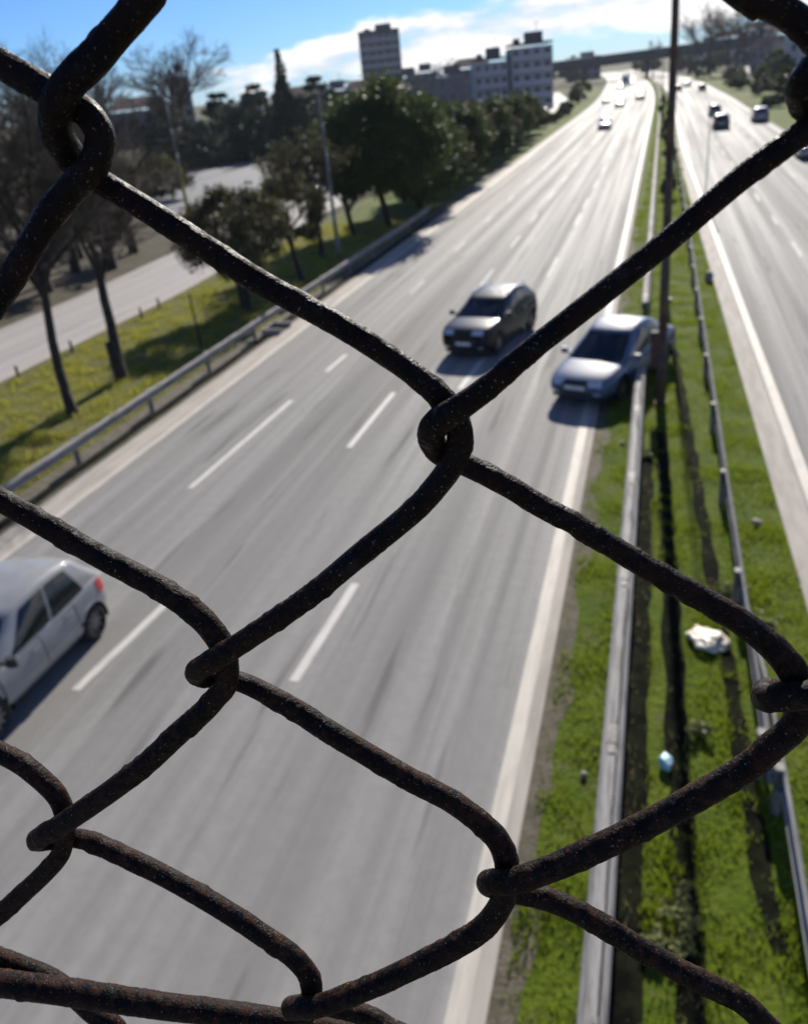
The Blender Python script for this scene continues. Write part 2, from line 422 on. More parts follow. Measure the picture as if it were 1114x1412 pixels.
# ------------------------------------------------------------------ poles and small things
def pole(name, label, cat, x, y, h, r0, r1, mat, lean=(0, 0), parts=None):
    root = empty(name, (x, y, 0), 0, label, cat)
    mb = MB()
    N = 6
    for i in range(N):
        a, b_ = i / N, (i + 1) / N
        mb.tube((lean[0] * a, lean[1] * a, h * a - .1 * (i == 0)), (lean[0] * b_, lean[1] * b_, h * b_), r0 + (r1 - r0) * a, r0 + (r1 - r0) * b_, 10)
    mb.build('shaft', mat, root, True)
    return root
p1 = pole('utility_pole', 'tall dark rusty pole standing in the median beside the tail of the silver sedan', 'pole', .20, 23.1, 12.5, .135, .050, M['post_rust'])
MB().box((-.17, .02, 1.55), (.26, .22, .95), bev=.03).box((-.03, .02, 1.55), (.06, .06, .2)).build('junction_box', pbr('box_rust', (.10, .045, .025), .8, c2=(.05, .03, .022), scale=6), p1)
MB().box((0, 0, .03), (.34, .34, .10), bev=.04, top=.9).build('footing', M['post_rust'], p1)
p2 = pole('utility_pole', 'slightly thinner dark pole hidden close behind the tall rusty pole in the median', 'pole', .40, 34.5, 12.0, .075, .04, M['post_rust'])
MB().box((0, 0, .05), (.4, .4, .14), bev=.04, top=.9).build('footing', M['concrete'], p2)
p3 = pole('lamp_post', 'far dark median lamp post near the overpass where the road bends', 'lamp post', -1.6 + bend(225) + 1.9, 225, 9.0, .11, .07, M['post_rust'])
MB().tube((0, 0, 8.9), (-1.4, 0, 9.3), .05, .04).box((-1.7, 0, 9.3), (.7, .25, .14), bev=.05).build('lamp_head', M['pole_grey'], p3)
for x, y, h, lb in ((-36.85, 66.5, 10.4, 'grey lamp post with yellow lichen on its lower shaft beside the open forecourt'),
                    (-17.0, 46.4, 8.4, 'thin grey lamp post among the roadside trees left of the big evergreen')):
    p = pole('lamp_post', lb, 'lamp post', x, y, h, .12, .06, M['pole_grey'])
    if x < -30:
        MB().tube((0, 0, .02), (0, 0, 4.4), .150, .128, 10).build('lichen_sleeve', M['lichen'], p, True)
    MB().tube((0, 0, h - .1), (1.3, -.3, h + .35), .05, .035).build('arm', M['pole_grey'], p)
    MB().box((1.55, -.36, h + .36), (.7, .26, .13), bev=.06, top=.8).build('lamp_head', M['galv'], p)
p = pole('marker_post', 'slim pale green post on the inner edge of the right carriageway', 'post', 2.72, 58.65, 5.4, .045, .03, pbr('pale_green', (.28, .5, .42), .5))
MB().box((0, 0, 5.45), (.16, .06, .22), bev=.02).build('marker_plate', M['galv'], p)
p = pole('stake', 'thin dark leaning stake standing alone in the left grass verge', 'stake', -16.97, 29.57, 2.1, .05, .035, M['bark'], lean=(-.12, .1))
MB().box((-.11, .09, 2.06), (.10, .10, .09), bev=.02, top=.6).build('cap', M['bark'], p)
for i, (x, y, lb) in enumerate(((-22.9, 26.2, 'short dark kerb post beside the side road, nearest the left edge'), (-22.8, 29.5, 'short dark kerb post beside the side road behind the second bare tree'),
                  (-22.7, 34.8, 'short dark kerb post beside the side road, third of the four from the left'), (-22.8, 36.6, 'short dark kerb post beside the side road, nearest the rounded brown tree'))):
    p = pole('kerb_post', lb, 'post', x, y, .42, .06, .05, M['bark'])
    tag(p, group='short posts along the side road kerb')
    MB().tube((0, 0, .40), (0, 0, .46), .062, .04).build('cap', M['bark'], p)

def lump(name, c, size, mat, label, cat, seed=1, rz=0.0, amp=.35, sub=3, flat=0.0):
    import bmesh
    bm = bmesh.new(); bmesh.ops.create_icosphere(bm, subdivisions=sub, radius=1.0)
    for v in bm.verts:
        k = 1 + amp * mnoise.noise(Vector(v.co) * 1.6 + Vector((seed * 7.1, 0, 0))) + amp * .5 * mnoise.noise(Vector(v.co) * 4.1 + Vector((0, seed * 3.3, 0)))
        v.co = Vector((v.co.x * size[0] * k, v.co.y * size[1] * k, max(v.co.z * size[2] * k, -size[2] * .6)))
    me = bpy.data.meshes.new(name); bm.to_mesh(me); bm.free()
    me.polygons.foreach_set('use_smooth', np.ones(len(me.polygons), dtype=bool))
    me.materials.append(mat)
    o = bpy.data.objects.new(name, me); o.location = c; o.rotation_euler = (0, 0, rz); col.objects.link(o)
    return tag(o, label, cat)
M['bag_white'] = pbr('white_plastic', (.85, .76, .60), .45, c2=(.62, .55, .42), scale=5, bump=.02, bscale=9)
M['bag_blue'] = pbr('blue_plastic', (.25, .62, .72), .35, c2=(.62, .78, .80), scale=7, bump=.01)
lump('plastic_bag', (.95, 12.1, .06), (.24, .30, .10), M['bag_white'], 'crumpled cream white plastic bag lying in the median grass', 'bag', 4, R(40), amp=.5, sub=4)
lump('plastic_bag', (.31, 9.2, .07), (.09, .13, .09), M['bag_blue'], 'small pale blue plastic bag in the shade of the pole in the median', 'bag', 5, R(10))
lump('rock', (2.05, 37.6, .15), (.16, .2, .26), pbr('grey_rock', (.22, .23, .24), .7, c2=(.13, .14, .15), scale=8), 'small grey boulder on the grass beside the right carriageway edge', 'rock', 8)
for i, (px, py, r, lb) in enumerate(((878, 762, .07, 'pale pebble at the guardrail foot below the silver sedan'), (1043, 722, .10, 'pale pebble in the right median grass beside the right rail'),
                            (858, 612, .06, 'small pale pebble on the grass edge close to the sedan wheel'), (805, 1070, .05, 'tiny pale pebble in the grass left of the bright guardrail'))):
    q = gp(px, py); lump('pebble', (q[0], q[1], .03), (r, r * 1.2, r * .7), M['stone'], lb, 'pebble', i + 11, sub=2)
dr = empty('drain_inlet', (-14.75, 31.9, 0), 0, 'dark concrete drain inlet under the left guardrail', 'drain')
MB().box((0, -.55, .09), (.8, .1, .24)).box((0, .55, .09), (.8, .1, .24)).box((-.35, 0, .09), (.1, 1.0, .24)).build('curb', M['concrete'], dr)
MB().box((.05, 0, .01), (.66, 1.0, .03)).build('opening', pbr('dark_hole', (.012, .012, .012), .9), dr)

# ------------------------------------------------------------------ vegetation
def rot_axis(v, axis, ang):
    return Vector(v) @ Matrix.Rotation(ang, 3, axis)
class Tree:
    def __init__(s, seed): s.rng = random.Random(seed); s.seg = {0: [], 1: []}; s.tips = []
    def branch(s, p, d, L, r, lev, cfg):
        rng = s.rng; c = cfg[lev]; n = c['n']; pts = [p]; rad = [r]; d = d.normalized()
        dirs = []
        for i in range(n):
            d = (d + Vector((rng.gauss(0, 1), rng.gauss(0, 1), rng.gauss(0, 1))) * c['wob'] + Vector((0, 0, c['up']))).normalized()
            p = p + d * (L / n); pts.append(p); dirs.append(d)
            rad.append(r * (1 - (1 - c['tap']) * (i + 1) / n))
        k = 0 if lev <= cfg['woody'] else 1
        for i in range(n): s.seg[k].append((pts[i], pts[i + 1], rad[i], rad[i + 1]))
        if lev + 1 in cfg:
            nc = c['kids']; nc = int(nc + rng.random())
            for j in range(nc):
                t = c['from'] + (1 - c['from']) * ((j + rng.random()) / nc)
                f = min(t * n, n - 1e-4); i = int(f); q = pts[i].lerp(pts[i + 1], f - i)
                dd = dirs[i]; ax = dd.orthogonal().normalized()
                ax.rotate(Matrix.Rotation(rng.random() * 6.283, 3, dd))
                nd = dd.copy(); nd.rotate(Matrix.Rotation(c['ang'] * rng.uniform(.6, 1.35), 3, ax))
                if nd.z < -.25 and not c.get('droop'): nd.z *= -.3
                rr = (rad[i] * (1 - (f - i)) + rad[i + 1] * (f - i))
                s.branch(q, nd, L * c['len'] * rng.uniform(.7, 1.25) * (1.15 - .45 * t), min(rr * .8, max(r * c['rk'], cfg.get('rmin', .006))), lev + 1, cfg)
        else: s.tips.append(pts[-1])
    def mesh(s, name, k, n, mat, parent):
        S = s.seg[k]
        if not S: return None
        P0 = np.array([a[0] for a in S]); P1 = np.array([a[1] for a in S]); R0 = np.array([a[2] for a in S]); R1 = np.array([a[3] for a in S])
        D = P1 - P0; D /= np.linalg.norm(D, axis=1, keepdims=True) + 1e-9
        ref = np.where(np.abs(D[:, 2:3]) > .9, np.array([[1., 0, 0]]), np.array([[0, 0, 1.]]))
        A = np.cross(D, ref); A /= np.linalg.norm(A, axis=1, keepdims=True); B = np.cross(D, A)
        P1 = P1 + D * (R1 * .5)[:, None]
        th = np.arange(n) * 2 * math.pi / n
        ring = A[:, None, :] * np.cos(th)[None, :, None] + B[:, None, :] * np.sin(th)[None, :, None]
        V = np.concatenate([P0[:, None, :] + ring * R0[:, None, None], P1[:, None, :] + ring * R1[:, None, None]], axis=1).reshape(-1, 3)
        i = np.arange(n); j = (i + 1) % n
        f = np.stack([i, j, n + j, n + i], 1)
        F = (f[None] + (np.arange(len(S)) * 2 * n)[:, None, None]).reshape(-1, 4)
        return mk(name, V, F, mat, parent, smooth=(k == 0))

def leaves(name, centers, radii, per, size, mat, parent, seed, squash=.8, tri=False, shell=.55):
    g_ = np.random.default_rng(seed)
    C = np.repeat(np.array(centers, float), per, axis=0); RR = np.repeat(np.array(radii, float), per)
    N = len(C)
    d = g_.normal(size=(N, 3)); d /= np.linalg.norm(d, axis=1, keepdims=True)
    rr = RR * (shell + (1 - shell) * g_.random(N)) ** 1.0
    rr *= np.where(g_.random(N) < .25, g_.random(N), 1.0)
    P = C + d * rr[:, None] * np.array([1, 1, squash])
    a = g_.normal(size=(N, 3)); a /= np.linalg.norm(a, axis=1, keepdims=True)
    b_ = np.cross(a, g_.normal(size=(N, 3))); b_ /= np.linalg.norm(b_, axis=1, keepdims=True)
    sz = size * (.6 + .8 * g_.random(N))[:, None]
    V = np.stack([P - a * sz, P + b_ * sz * .45, P + a * sz, P - b_ * sz * .45], 1).reshape(-1, 3)
    F = np.arange(4 * N).reshape(-1, 4)
    return mk(name, V, F, mat, parent)

def bare_tree(label, x, y, h, seed, trunk_r=.2, lean=(0, 0), fork=.22, limbs=5, spread=.62, dens=1.0, group=None, rmin=.011, rz=0, leafy=0.0, twig=None, rk=.46, name='bare_tree'):
    root = empty(name, (x, y, 0), rz, label, 'tree', group)
    cfg = {'woody': 1, 'rmin': rmin,
           0: dict(n=6, wob=.05, up=.03, tap=.62, kids=limbs, ang=spread, len=1.25, rk=rk, **{'from': .72}),
           1: dict(n=6, wob=.10, up=.06, tap=.30, kids=7 * dens, ang=.75, len=.48, rk=.42, **{'from': .25}),
           2: dict(n=4, wob=.13, up=.05, tap=.4, kids=7 * dens, ang=.75, len=.55, rk=.5, **{'from': .15}),
           3: dict(n=3, wob=.16, up=.03, tap=.5, kids=5 * dens, ang=.7, len=.6, rk=.6, **{'from': .15}),
           4: dict(n=2, wob=.2, up=.02, tap=.6, kids=0, ang=.6, len=.5, rk=.6, **{'from': .2})}
    t = Tree(seed)
    t.branch(Vector((0, 0, -.15)), Vector((lean[0], lean[1], 1)), h * fork * 1.5, trunk_r, 0, cfg)
    # root flare
    t.seg[0].append((Vector((0, 0, -.2)), Vector((lean[0] * .42, lean[1] * .42, .42)), trunk_r * 1.35, trunk_r * .80))
    t.mesh('trunk', 0, 8, M['bark'], root)
    t.mesh('twigs', 1, 3, twig or M['twig'], root)
    if leafy:
        tips = t.tips[::max(1, int(1 / leafy))]
        leaves('crown', [tuple(p) for p in tips], [.28] * len(tips), 3, .085, M['leaf_brown'], root, seed)
    zs = max(v[1].z for v in t.seg[1]) if t.seg[1] else h
    root.scale = (h / zs,) * 3
    return root

def leafy_tree(label, x, y, h, wid, seed, base=.28, mat='leaf', clumps=42, per=240, lsize=.16, trunk_r=.17, stems=1, group=None, name='evergreen_tree', rz=0.0, cat='tree'):
    root = empty(name, (x, y, 0), rz, label, cat, group)
    rng = random.Random(seed)
    t = Tree(seed)
    cfg = {'woody': 3, 'rmin': .02,
           0: dict(n=5, wob=.07, up=.03, tap=.6, kids=6, ang=.7, len=.9, rk=.5, **{'from': .55}),
           1: dict(n=4, wob=.14, up=.04, tap=.35, kids=4, ang=.7, len=.55, rk=.5, **{'from': .3}),
           2: dict(n=3, wob=.16, up=.0, tap=.5, kids=0, ang=.6, len=.5, rk=.5, **{'from': .3})}
    for k in range(stems):
        a = rng.random() * 6.28
        t.branch(Vector((.12 * math.cos(a) * (stems > 1), .12 * math.sin(a) * (stems > 1), -.1)),
                 Vector((.35 * math.cos(a) * (stems > 1) + rng.gauss(0, .05), .35 * math.sin(a) * (stems > 1) + rng.gauss(0, .05), 1)), h * .5, trunk_r, 0, cfg)
    t.mesh('trunk', 0, 7, M['bark'], root)
    cs, rs = [], []
    zb, zt = h * base, h
    cz = (zb + zt) / 2; hz = (zt - zb) / 2
    for i in range(clumps):
        while True:
            u = Vector((rng.uniform(-1, 1), rng.uniform(-1, 1), rng.uniform(-1, 1)))
            if .25 < u.length < 1: break
        u = u.normalized() * (u.length ** .45)
        prof = 1.0 - .22 * max(0, u.z)
        r = (wid / 2) * rng.uniform(.16, .30)
        cs.append((u.x * (wid / 2 - r * .7) * prof, u.y * (wid / 2 - r * .7) * prof, cz + u.z * (hz - r * .6))); rs.append(r)
    leaves('crown', cs, [q * 1.15 for q in rs], per, lsize, M[mat], root, seed, .8, shell=.25)
    return root

def conifer(label, x, y, h, wid, seed, base=.06, tiers=16, per=420, lsize=.28, name='conifer_tree', mat='leaf_conifer', group=None, taper=1.0):
    root = empty(name, (x, y, 0), seed, label, 'tree', group)
    rng = random.Random(seed)
    MB().tube((0, 0, -.2), (0, 0, h * (.97 if taper > .9 else .75)), h * .018 + .08, .03, 7).build('trunk', M['bark'], root)
    cs, rs = [], []
    for i in range(tiers):
        f = i / (tiers - 1)
        z = h * (base + (1 - base) * f * (.97 if taper > .9 else .92))
        rad = (wid / 2) * ((1 - f) ** taper if taper > .9 else 1.02 - .8 * f ** 3) * rng.uniform(.75, 1.1) + (.12 if taper > .9 else .3)
        n = max(2, int(3 + 6 * (1 - f)))
        for j in range(n):
            a = 6.283 * (j + rng.random()) / n
            k = rng.uniform(.5, .95)
            rr = max(.22, rad * rng.uniform(.3, .48)) + (0 if taper > .9 else .45)
            cs.append((math.cos(a) * rad * k, math.sin(a) * rad * k, z - .22 * rad * k)); rs.append(rr)
    leaves('crown', cs, rs, per // 6, lsize, M[mat], root, seed, .5)
    return root

# near bare trees on the left verge
bare_tree('nearest bare dark tree on the left verge, its trunk bending towards the left edge', -17.9, 22.4, 11.6, 3, .105, lean=(-.26, .16), fork=.18, limbs=7, spread=.75, dens=1.5, rmin=.006, rk=.46, twig=M['twig_pale'])
bare_tree('second bare dark tree on the left verge, with trunk forking low into two', -18.2, 25.9, 10.6, 8, .07, lean=(-.20, .05), fork=.10, limbs=6, spread=.55, dens=1.5, rmin=.006, rk=.46, twig=M['twig_pale'])
bare_tree('bare tree across the side road, crown behind the upper left wire loop', -33.0, 38.0, 11.5, 15, .2, dens=1.1, limbs=6, spread=.7)
bare_tree('bare grey tree beyond the side road at the left edge', -34.5, 47.0, 12.5, 21, .2, dens=1.1, limbs=6, spread=.7)
bare_tree('low bare tree by the side road left of the lichen covered lamp post', -37.5, 52.0, 8.2, 27, .16, dens=1.2, limbs=6, spread=.85)
bare_tree('low spreading bare tree left of the lamp post with yellow lichen', -43.5, 60.0, 6.0, 33, .15, dens=1.2, limbs=6, spread=.9)
bare_tree('bare twiggy tree at far left behind the side road trees', -46.0, 62.0, 13.0, 29, .2, dens=1.1, limbs=6, spread=.75)
# thicket on the far side of the side road
for i, (x, y, h, sd_, lb) in enumerate(((-31.6, 25.0, 3.6, 201, 'bare brown thicket bush beyond the side road, nearest to the left edge'), (-32.4, 30.5, 4.2, 203, 'bare brown thicket bush beyond the side road, second from the left edge'), (-31.8, 36.0, 3.8, 205, 'bare brown thicket bush beyond the side road, third from the left edge'),
        (-32.6, 41.5, 4.4, 207, 'bare brown thicket bush beyond the side road, fourth from the left edge'), (-32.2, 47.5, 4.0, 209, 'bare brown thicket bush beyond the side road, fifth from the left edge'), (-34.0, 53.0, 4.6, 211, 'bare brown thicket bush beyond the side road, sixth from the left edge'), (-38.0, 33.0, 6.5, 213, 'taller brown thicket tree behind the row of thicket bushes, left'), (-39.0, 44.0, 7.0, 215, 'taller brown thicket tree behind the row of thicket bushes, middle'), (-41.0, 56.0, 7.0, 217, 'taller brown thicket tree behind the row of thicket bushes, right'))):
    bare_tree(lb, x, y, h, sd_, .09 if h < 5 else .13, fork=.10, limbs=8, spread=.85, dens=1.05, twig=M['twig_pale'], name='thicket_bush', group='thicket along the side road')
# leafy roadside row
leafy_tree('rounded brownish tree on the verge crossed by the long fence wire', -17.9, 35.8, 5.4, 5.6, 41, base=.24, mat='leaf_brown', clumps=60, per=230, lsize=.10, stems=2, name='roadside_tree')
leafy_tree('narrow brownish tree right of the rounded one, in front of the thin lamp post', -17.4, 41.6, 5.4, 4.2, 44, base=.30, mat='leaf_brown', clumps=46, per=170, lsize=.10, name='roadside_tree')
bare_tree('thin reddish brown tree beside the thin lamp post left of the big evergreen', -18.6, 48.0, 7.0, 52, .13, dens=1.1, limbs=6, spread=.6, leafy=.5, name='roadside_tree')
leafy_tree('big rounded dark evergreen, largest tree of the roadside row', -17.2, 57.5, 9.2, 9.6, 61, base=.20, clumps=130, per=260, lsize=.16, trunk_r=.24)
leafy_tree('small forked evergreen under the left flank of the big rounded evergreen', -18.6, 54.6, 5.6, 4.0, 63, base=.38, clumps=34, per=200, lsize=.15, stems=2)
ords = ['first', 'second', 'third', 'fourth', 'fifth', 'sixth', 'seventh', 'eighth', 'ninth', 'tenth', 'eleventh', 'twelfth']
protos = [leafy_tree('', -17.2, 65.5, 7.2, 7.6, 71, base=.06, clumps=80, per=190, lsize=.18, stems=2, name='row_tree'),
          leafy_tree('', -17.6, 72.5, 6.6, 7.4, 77, base=.05, mat='leaf_brown', clumps=80, per=190, lsize=.18, name='row_tree')]
row = [(-17.2, 65.5, 1.0), (-17.8, 72.5, .98), (-17.4, 80, .95), (-18.2, 88, .96), (-17.6, 96, .9), (-18.3, 104, .92), (-17.8, 112, .88), (-18.2, 120, .86), (-18.4, 128, .85), (-18.6, 136, .8)]
for i, (x, y, k) in enumerate(row):
    o = protos[i] if i < 2 else copy_tree(protos[i % 2])
    o.location = (x, y, 0); o.rotation_euler = (0, 0, i * 1.9); o.scale = (k, k, k)
    tag(o, '%s dark tree in the roadside row beyond the big rounded evergreen' % ords[i], 'tree', 'row of trees along the left shoulder')
# background vegetation on the left
bare_tree('tall bare tree with a wide fan of branches against the sky above the forecourt', -71, 134, 19.5, 81, .36, limbs=9, spread=.85, dens=1.05, rmin=.028, twig=M['twig_pale'])
bare_tree('tall bare tree against the sky right of the fence wire loop', -82, 128, 17.0, 83, .3, limbs=6, spread=.5, dens=.95, rmin=.028, twig=M['twig_pale'])
bare_tree('tall bare tree against the sky at the upper left corner', -94, 132, 18.0, 85, .3, limbs=6, spread=.55, dens=.95, rmin=.028, twig=M['twig_pale'])
bare_tree('bare tree behind the apartment roofs between tower and long block', -66, 300, 14.5, 87, .3, limbs=6, spread=.65, dens=.9, rmin=.05, twig=M['twig_pale'])
con = [(-57.5, 141, 15.0, 7.6, 'dark pointed conifer with the tallest spire behind the forecourt'), (-53.0, 143, 11.2, 8.0, 'broad dark conifer right of the tallest spire'),
       (-62.5, 141, 11.0, 8.4, 'broad dark conifer left of the tallest spire'), (-67.5, 138, 10.3, 8.0, 'dark bushy conifer at the left of the conifer clump, below the fan tree'),
       (-72.0, 128, 9.6, 8.0, 'dark conifer behind the yellow shrub and lamp post'), (-59.5, 133, 6.6, 8.0, 'low dark green conifer in front of the clump at the forecourt edge'),
       (-66.0, 126, 6.2, 8.0, 'low dark green conifer left at the forecourt edge beside the yellow shrub')]
for i, (x, y, h, wd, lb) in enumerate(con):
    conifer(lb, x, y, h, wd, 90 + i, per=460, lsize=.34, taper=(.95 if i == 0 else .38), tiers=(22 if i == 0 else 11))
for i, (x, y, h, wd, mt_, lb) in enumerate(((-60.0, 104, 3.4, 4.6, 'leaf_yellow', 'yellow green shrub behind the lichen covered lamp post'), (-64.5, 101, 3.6, 5.0, 'leaf_light', 'dull olive shrub left of the yellow green shrub'),
        (-54.0, 141.0, 1.6, 4.0, 'leaf_yellow', 'low yellow hedge patch at the far edge of the forecourt'), (-47.5, 141.5, 1.5, 3.2, 'leaf_light', 'low light green hedge patch at the far right corner of the forecourt'),
        (-48.5, 84, 3.0, 6.5, 'leaf_brown', 'brown shrub at the near left corner of the forecourt'))):
    leafy_tree(lb, x, y, h, wd, 120 + i, base=.05, mat=mt_, clumps=30, per=150, lsize=.16, trunk_r=.06, name='shrub', cat='shrub')
# scrub on the left slope near the bend
for i, (x, y, h, wd) in enumerate(((-18.4, 147, 2.6, 3.6), (-17.6, 158, 1.8, 3.4), (-17.2, 172, 1.6, 3.2), (-18.0, 188, 2.0, 3.4), (-18.6, 224, 3.4, 4.4), (-19.5, 250, 4.6, 6))):
    leafy_tree('%s scrubby bush after the row of trees, on the slope leading to the bend' % ords[i], x + bend(y), y, h, wd, 140 + i, base=.05, mat=('leaf_brown', 'leaf')[i % 2], clumps=26, per=110, lsize=.26, trunk_r=.08, name='bush', cat='bush', group='bushes on the left slope before the bend')
# right-hand slope
for i, (x, y, h, wd, lb, mt_) in enumerate(((18.6, 160, 5.0, 5.0, 'round dark tree on the right slope, nearest to the carriageway', 'leaf'), (23, 205, 6.2, 6, 'dark tree on the right slope behind the round one', 'leaf_conifer'),
        (26, 250, 7, 7, 'dark tree on the right slope before the pale side road', 'leaf'), (18, 262, 4, 7, 'low bush by the right shoulder near the overpass', 'leaf_brown'),
        (17.0, 128, 2.6, 4.5, 'low scrubby bush on the near right slope', 'leaf_light'), (20.5, 140, 3.0, 5.5, 'scrubby bush on the right slope beside the round dark tree', 'leaf_brown'), (15.5, 215, 2.8, 5, 'small bush close to the right shoulder', 'leaf_light'),
        (30, 190, 8.5, 9, 'big dark tree at the right edge behind the fence joint', 'leaf_conifer'), (12, 320, 6, 9, 'dark tree at the right abutment of the overpass', 'leaf_conifer'))):
    leafy_tree(lb, x, y, h, wd, 160 + i, base=.08, mat=mt_, clumps=30, per=120, lsize=.24, trunk_r=.12, name='slope_tree' if h > 3.5 else 'bush', cat='tree' if h > 3.5 else 'bush')
for i, (x, y, h, lb) in enumerate(((4.5, 236, 22, 'slender bare tree right of the tall rusty pole, first of the bare group'), (9, 240, 23, 'slender bare tree in the group above the overpass, second from the rusty pole'), (14.5, 232, 22, 'slender bare tree in the group above the overpass, third from the rusty pole'),
        (19.5, 240, 21, 'slender bare tree in the group above the overpass, fourth from the rusty pole'), (24.5, 236, 19, 'bare tree at the upper right corner under the thick wire'), (-3.5, 262, 15.5, 'small bare tree left of the tall rusty pole over the overpass'))):
    bare_tree(lb, x + (bend(y) if i == 5 else 6), y + (170 if i == 5 else 100), h, 180 + i, .5, fork=.42, limbs=7, spread=.45, dens=1.0, rmin=.085, twig=M['twig'], name='slender_tree')

# bushes in the median and more growth on the right slope and behind the overpass
for i, (x, y, h, wd) in enumerate(((.55, 62, 1.7, 1.1), (.75, 78, 2.2, 1.3), (.5, 95, 2.4, 1.5), (.3, 118, 3.0, 1.7), (0.2, 146, 3.2, 1.8))):
    leafy_tree('%s slim dark bush in the median behind the tall rusty pole' % ords[i], x, y, h, wd, 300 + i, base=.02, mat=('leaf_conifer', 'leaf_brown')[i % 2], clumps=20, per=90, lsize=.12, trunk_r=.05, name='bush', cat='bush', group='bushes in the median')
for i, (x, y, h, wd, mt_) in enumerate(((15.6, 100, 1.8, 3.4, 'leaf_brown'), (17.2, 112, 2.6, 4.2, 'leaf'), (15.2, 146, 2.0, 4.0, 'leaf_light'), (17.0, 184, 3.0, 5.0, 'leaf_brown'), (20.4, 176, 5.6, 4.4, 'leaf_conifer'), (15.6, 240, 3.0, 6.0, 'leaf_brown'), (21.5, 228, 4.2, 6.0, 'leaf'), (25.0, 172, 4.0, 6.5, 'leaf_light'))):
    leafy_tree('%s scrub clump from the near end of the green right slope' % ords[i], x, y, h, wd, 320 + i, base=.03, mat=mt_, clumps=24, per=110, lsize=.2, trunk_r=.07, name='bush', cat='bush', group='scrub on the right slope')
for i, (x, y, h, wd) in enumerate(((-75, 470, 8, 16), (-58, 480, 7, 16), (-43, 470, 7, 14), (-8, 480, 7.5, 16), (8, 470, 7, 15), (24, 460, 8, 16), (40, 450, 8, 16))):
    leafy_tree('%s dark tree from the left beyond the overpass' % ords[i], x, y, h, wd, 340 + i, base=.02, mat=('leaf_conifer', 'leaf_brown')[i % 2], clumps=26, per=90, lsize=.6, trunk_r=.25, name='far_tree', group='trees beyond the overpass')

# grass
def blades(name, xl, xr, s0, s1, N, h, wd, mat, seed, pw=1.0, keep=None):
    g_ = np.random.default_rng(seed)
    s = s0 + (s1 - s0) * g_.random(N) ** pw
    x = xl + (xr - xl) * g_.random(N)
    # clumpy density
    keepm = np.array([mnoise.noise(Vector((a * 1.4, b_ * 1.1, seed))) for a, b_ in zip(x, s)])
    ok = keepm + .45 > g_.random(N) * .9
    if keep is not None: ok &= keep(x, s)
    x, s, kk = x[ok], s[ok], keepm[ok]; N = len(x)
    hh = h * (.5 + .9 * g_.random(N)) * (1 + 1.1 * np.clip(kk, -.4, .6))
    a = g_.random(N) * 6.283; l = .5 * hh
    b_ = g_.random(N) * 6.283
    base = np.stack([x, s, np.full(N, -.025)], 1)
    side = np.stack([np.cos(a), np.sin(a), np.zeros(N)], 1) * (wd * (.6 + .8 * g_.random(N)))[:, None]
    tip = base + np.stack([np.cos(b_) * l, np.sin(b_) * l, hh], 1)
    V = np.stack([base - side, base + side, tip], 1).reshape(-1, 3)
    o = mk(name, V, np.arange(3 * N).reshape(-1, 3), mat)
    return tag(o, kind='stuff')
tag(blades('grass', -1.32, 2.75, 2.5, 60, 140000, .085, .011, M['grass_blade'], 5, 1.6, keep=lambda x, s: (x < 3.40 - .0145 * s - .66) & ~in_shade_strip(x, s)), 'green grass covering the median between the carriageways', 'grass')
tag(blades('grass', -1.0, 2.3, 60, 200, 26000, .12, .03, M['grass_blade'], 6, 1.4, keep=lambda x, s: (x < 1.75)), 'far grass on the median towards the bend', 'grass')
tag(blades('grass', -22.9, -15.7, 14, 60, 90000, .13, .016, M['grass_dry'], 7, 1.2), 'sunlit yellow green grass on the left verge under the trees', 'grass')
tag(blades('dry_grass', -1.1, 2.7, 3, 50, 9000, .11, .009, pbr('straw', (.34, .29, .13), .7, c2=(.22, .19, .09), scale=3, trans=.3), 15, 1.5, keep=lambda x, s: x < 3.40 - .0145 * s - .66), 'scattered dry straw blades in the median grass', 'grass')
# leafy weeds in the median
M['weed'] = pbr('weed_leaf', (.14, .165, .045), .55, c2=(.21, .22, .09), scale=4, trans=.35)
for i, (px, py, r, lb) in enumerate(((944, 1262, .17, 'leafy weed clump over the pole shadow at the bottom of the median'), (932, 1318, .13, 'small leafy weed clump below the larger one near the bottom'), (1008, 818, .16, 'leafy weed clump between the white bag and the right rail'),
                             (902, 1310, .11, 'small weed tuft beside the dark guardrail shadow near the bottom'), (962, 1010, .14, 'weed tuft in the grass below the white bag'), (890, 632, .10, 'tiny weed tuft at the guardrail under the sedan'),
                             (1060, 868, .16, 'weed clump on the gravelly strip beside the right rail'))):
    q = gp(px, py)
    root = empty('weed', (q[0], q[1], 0), 0, lb, 'weed')
    rng = random.Random(i)
    MB().tube((0, 0, -.02), (.01, 0, r * 1.2), .006, .003, 5).tube((0, 0, -.02), (-r * .5, .02, r), .005, .003, 5).tube((0, 0, -.02), (r * .4, -.03, r * .9), .005, .003, 5).build('stem', M['weed'], root)
    leaves('leaves', [(rng.gauss(0, r * .6), rng.gauss(0, r * .6), r * rng.uniform(.3, 1.2)) for _ in range(14)], [r * .5] * 14, 14, .045, M['weed'], root, i)

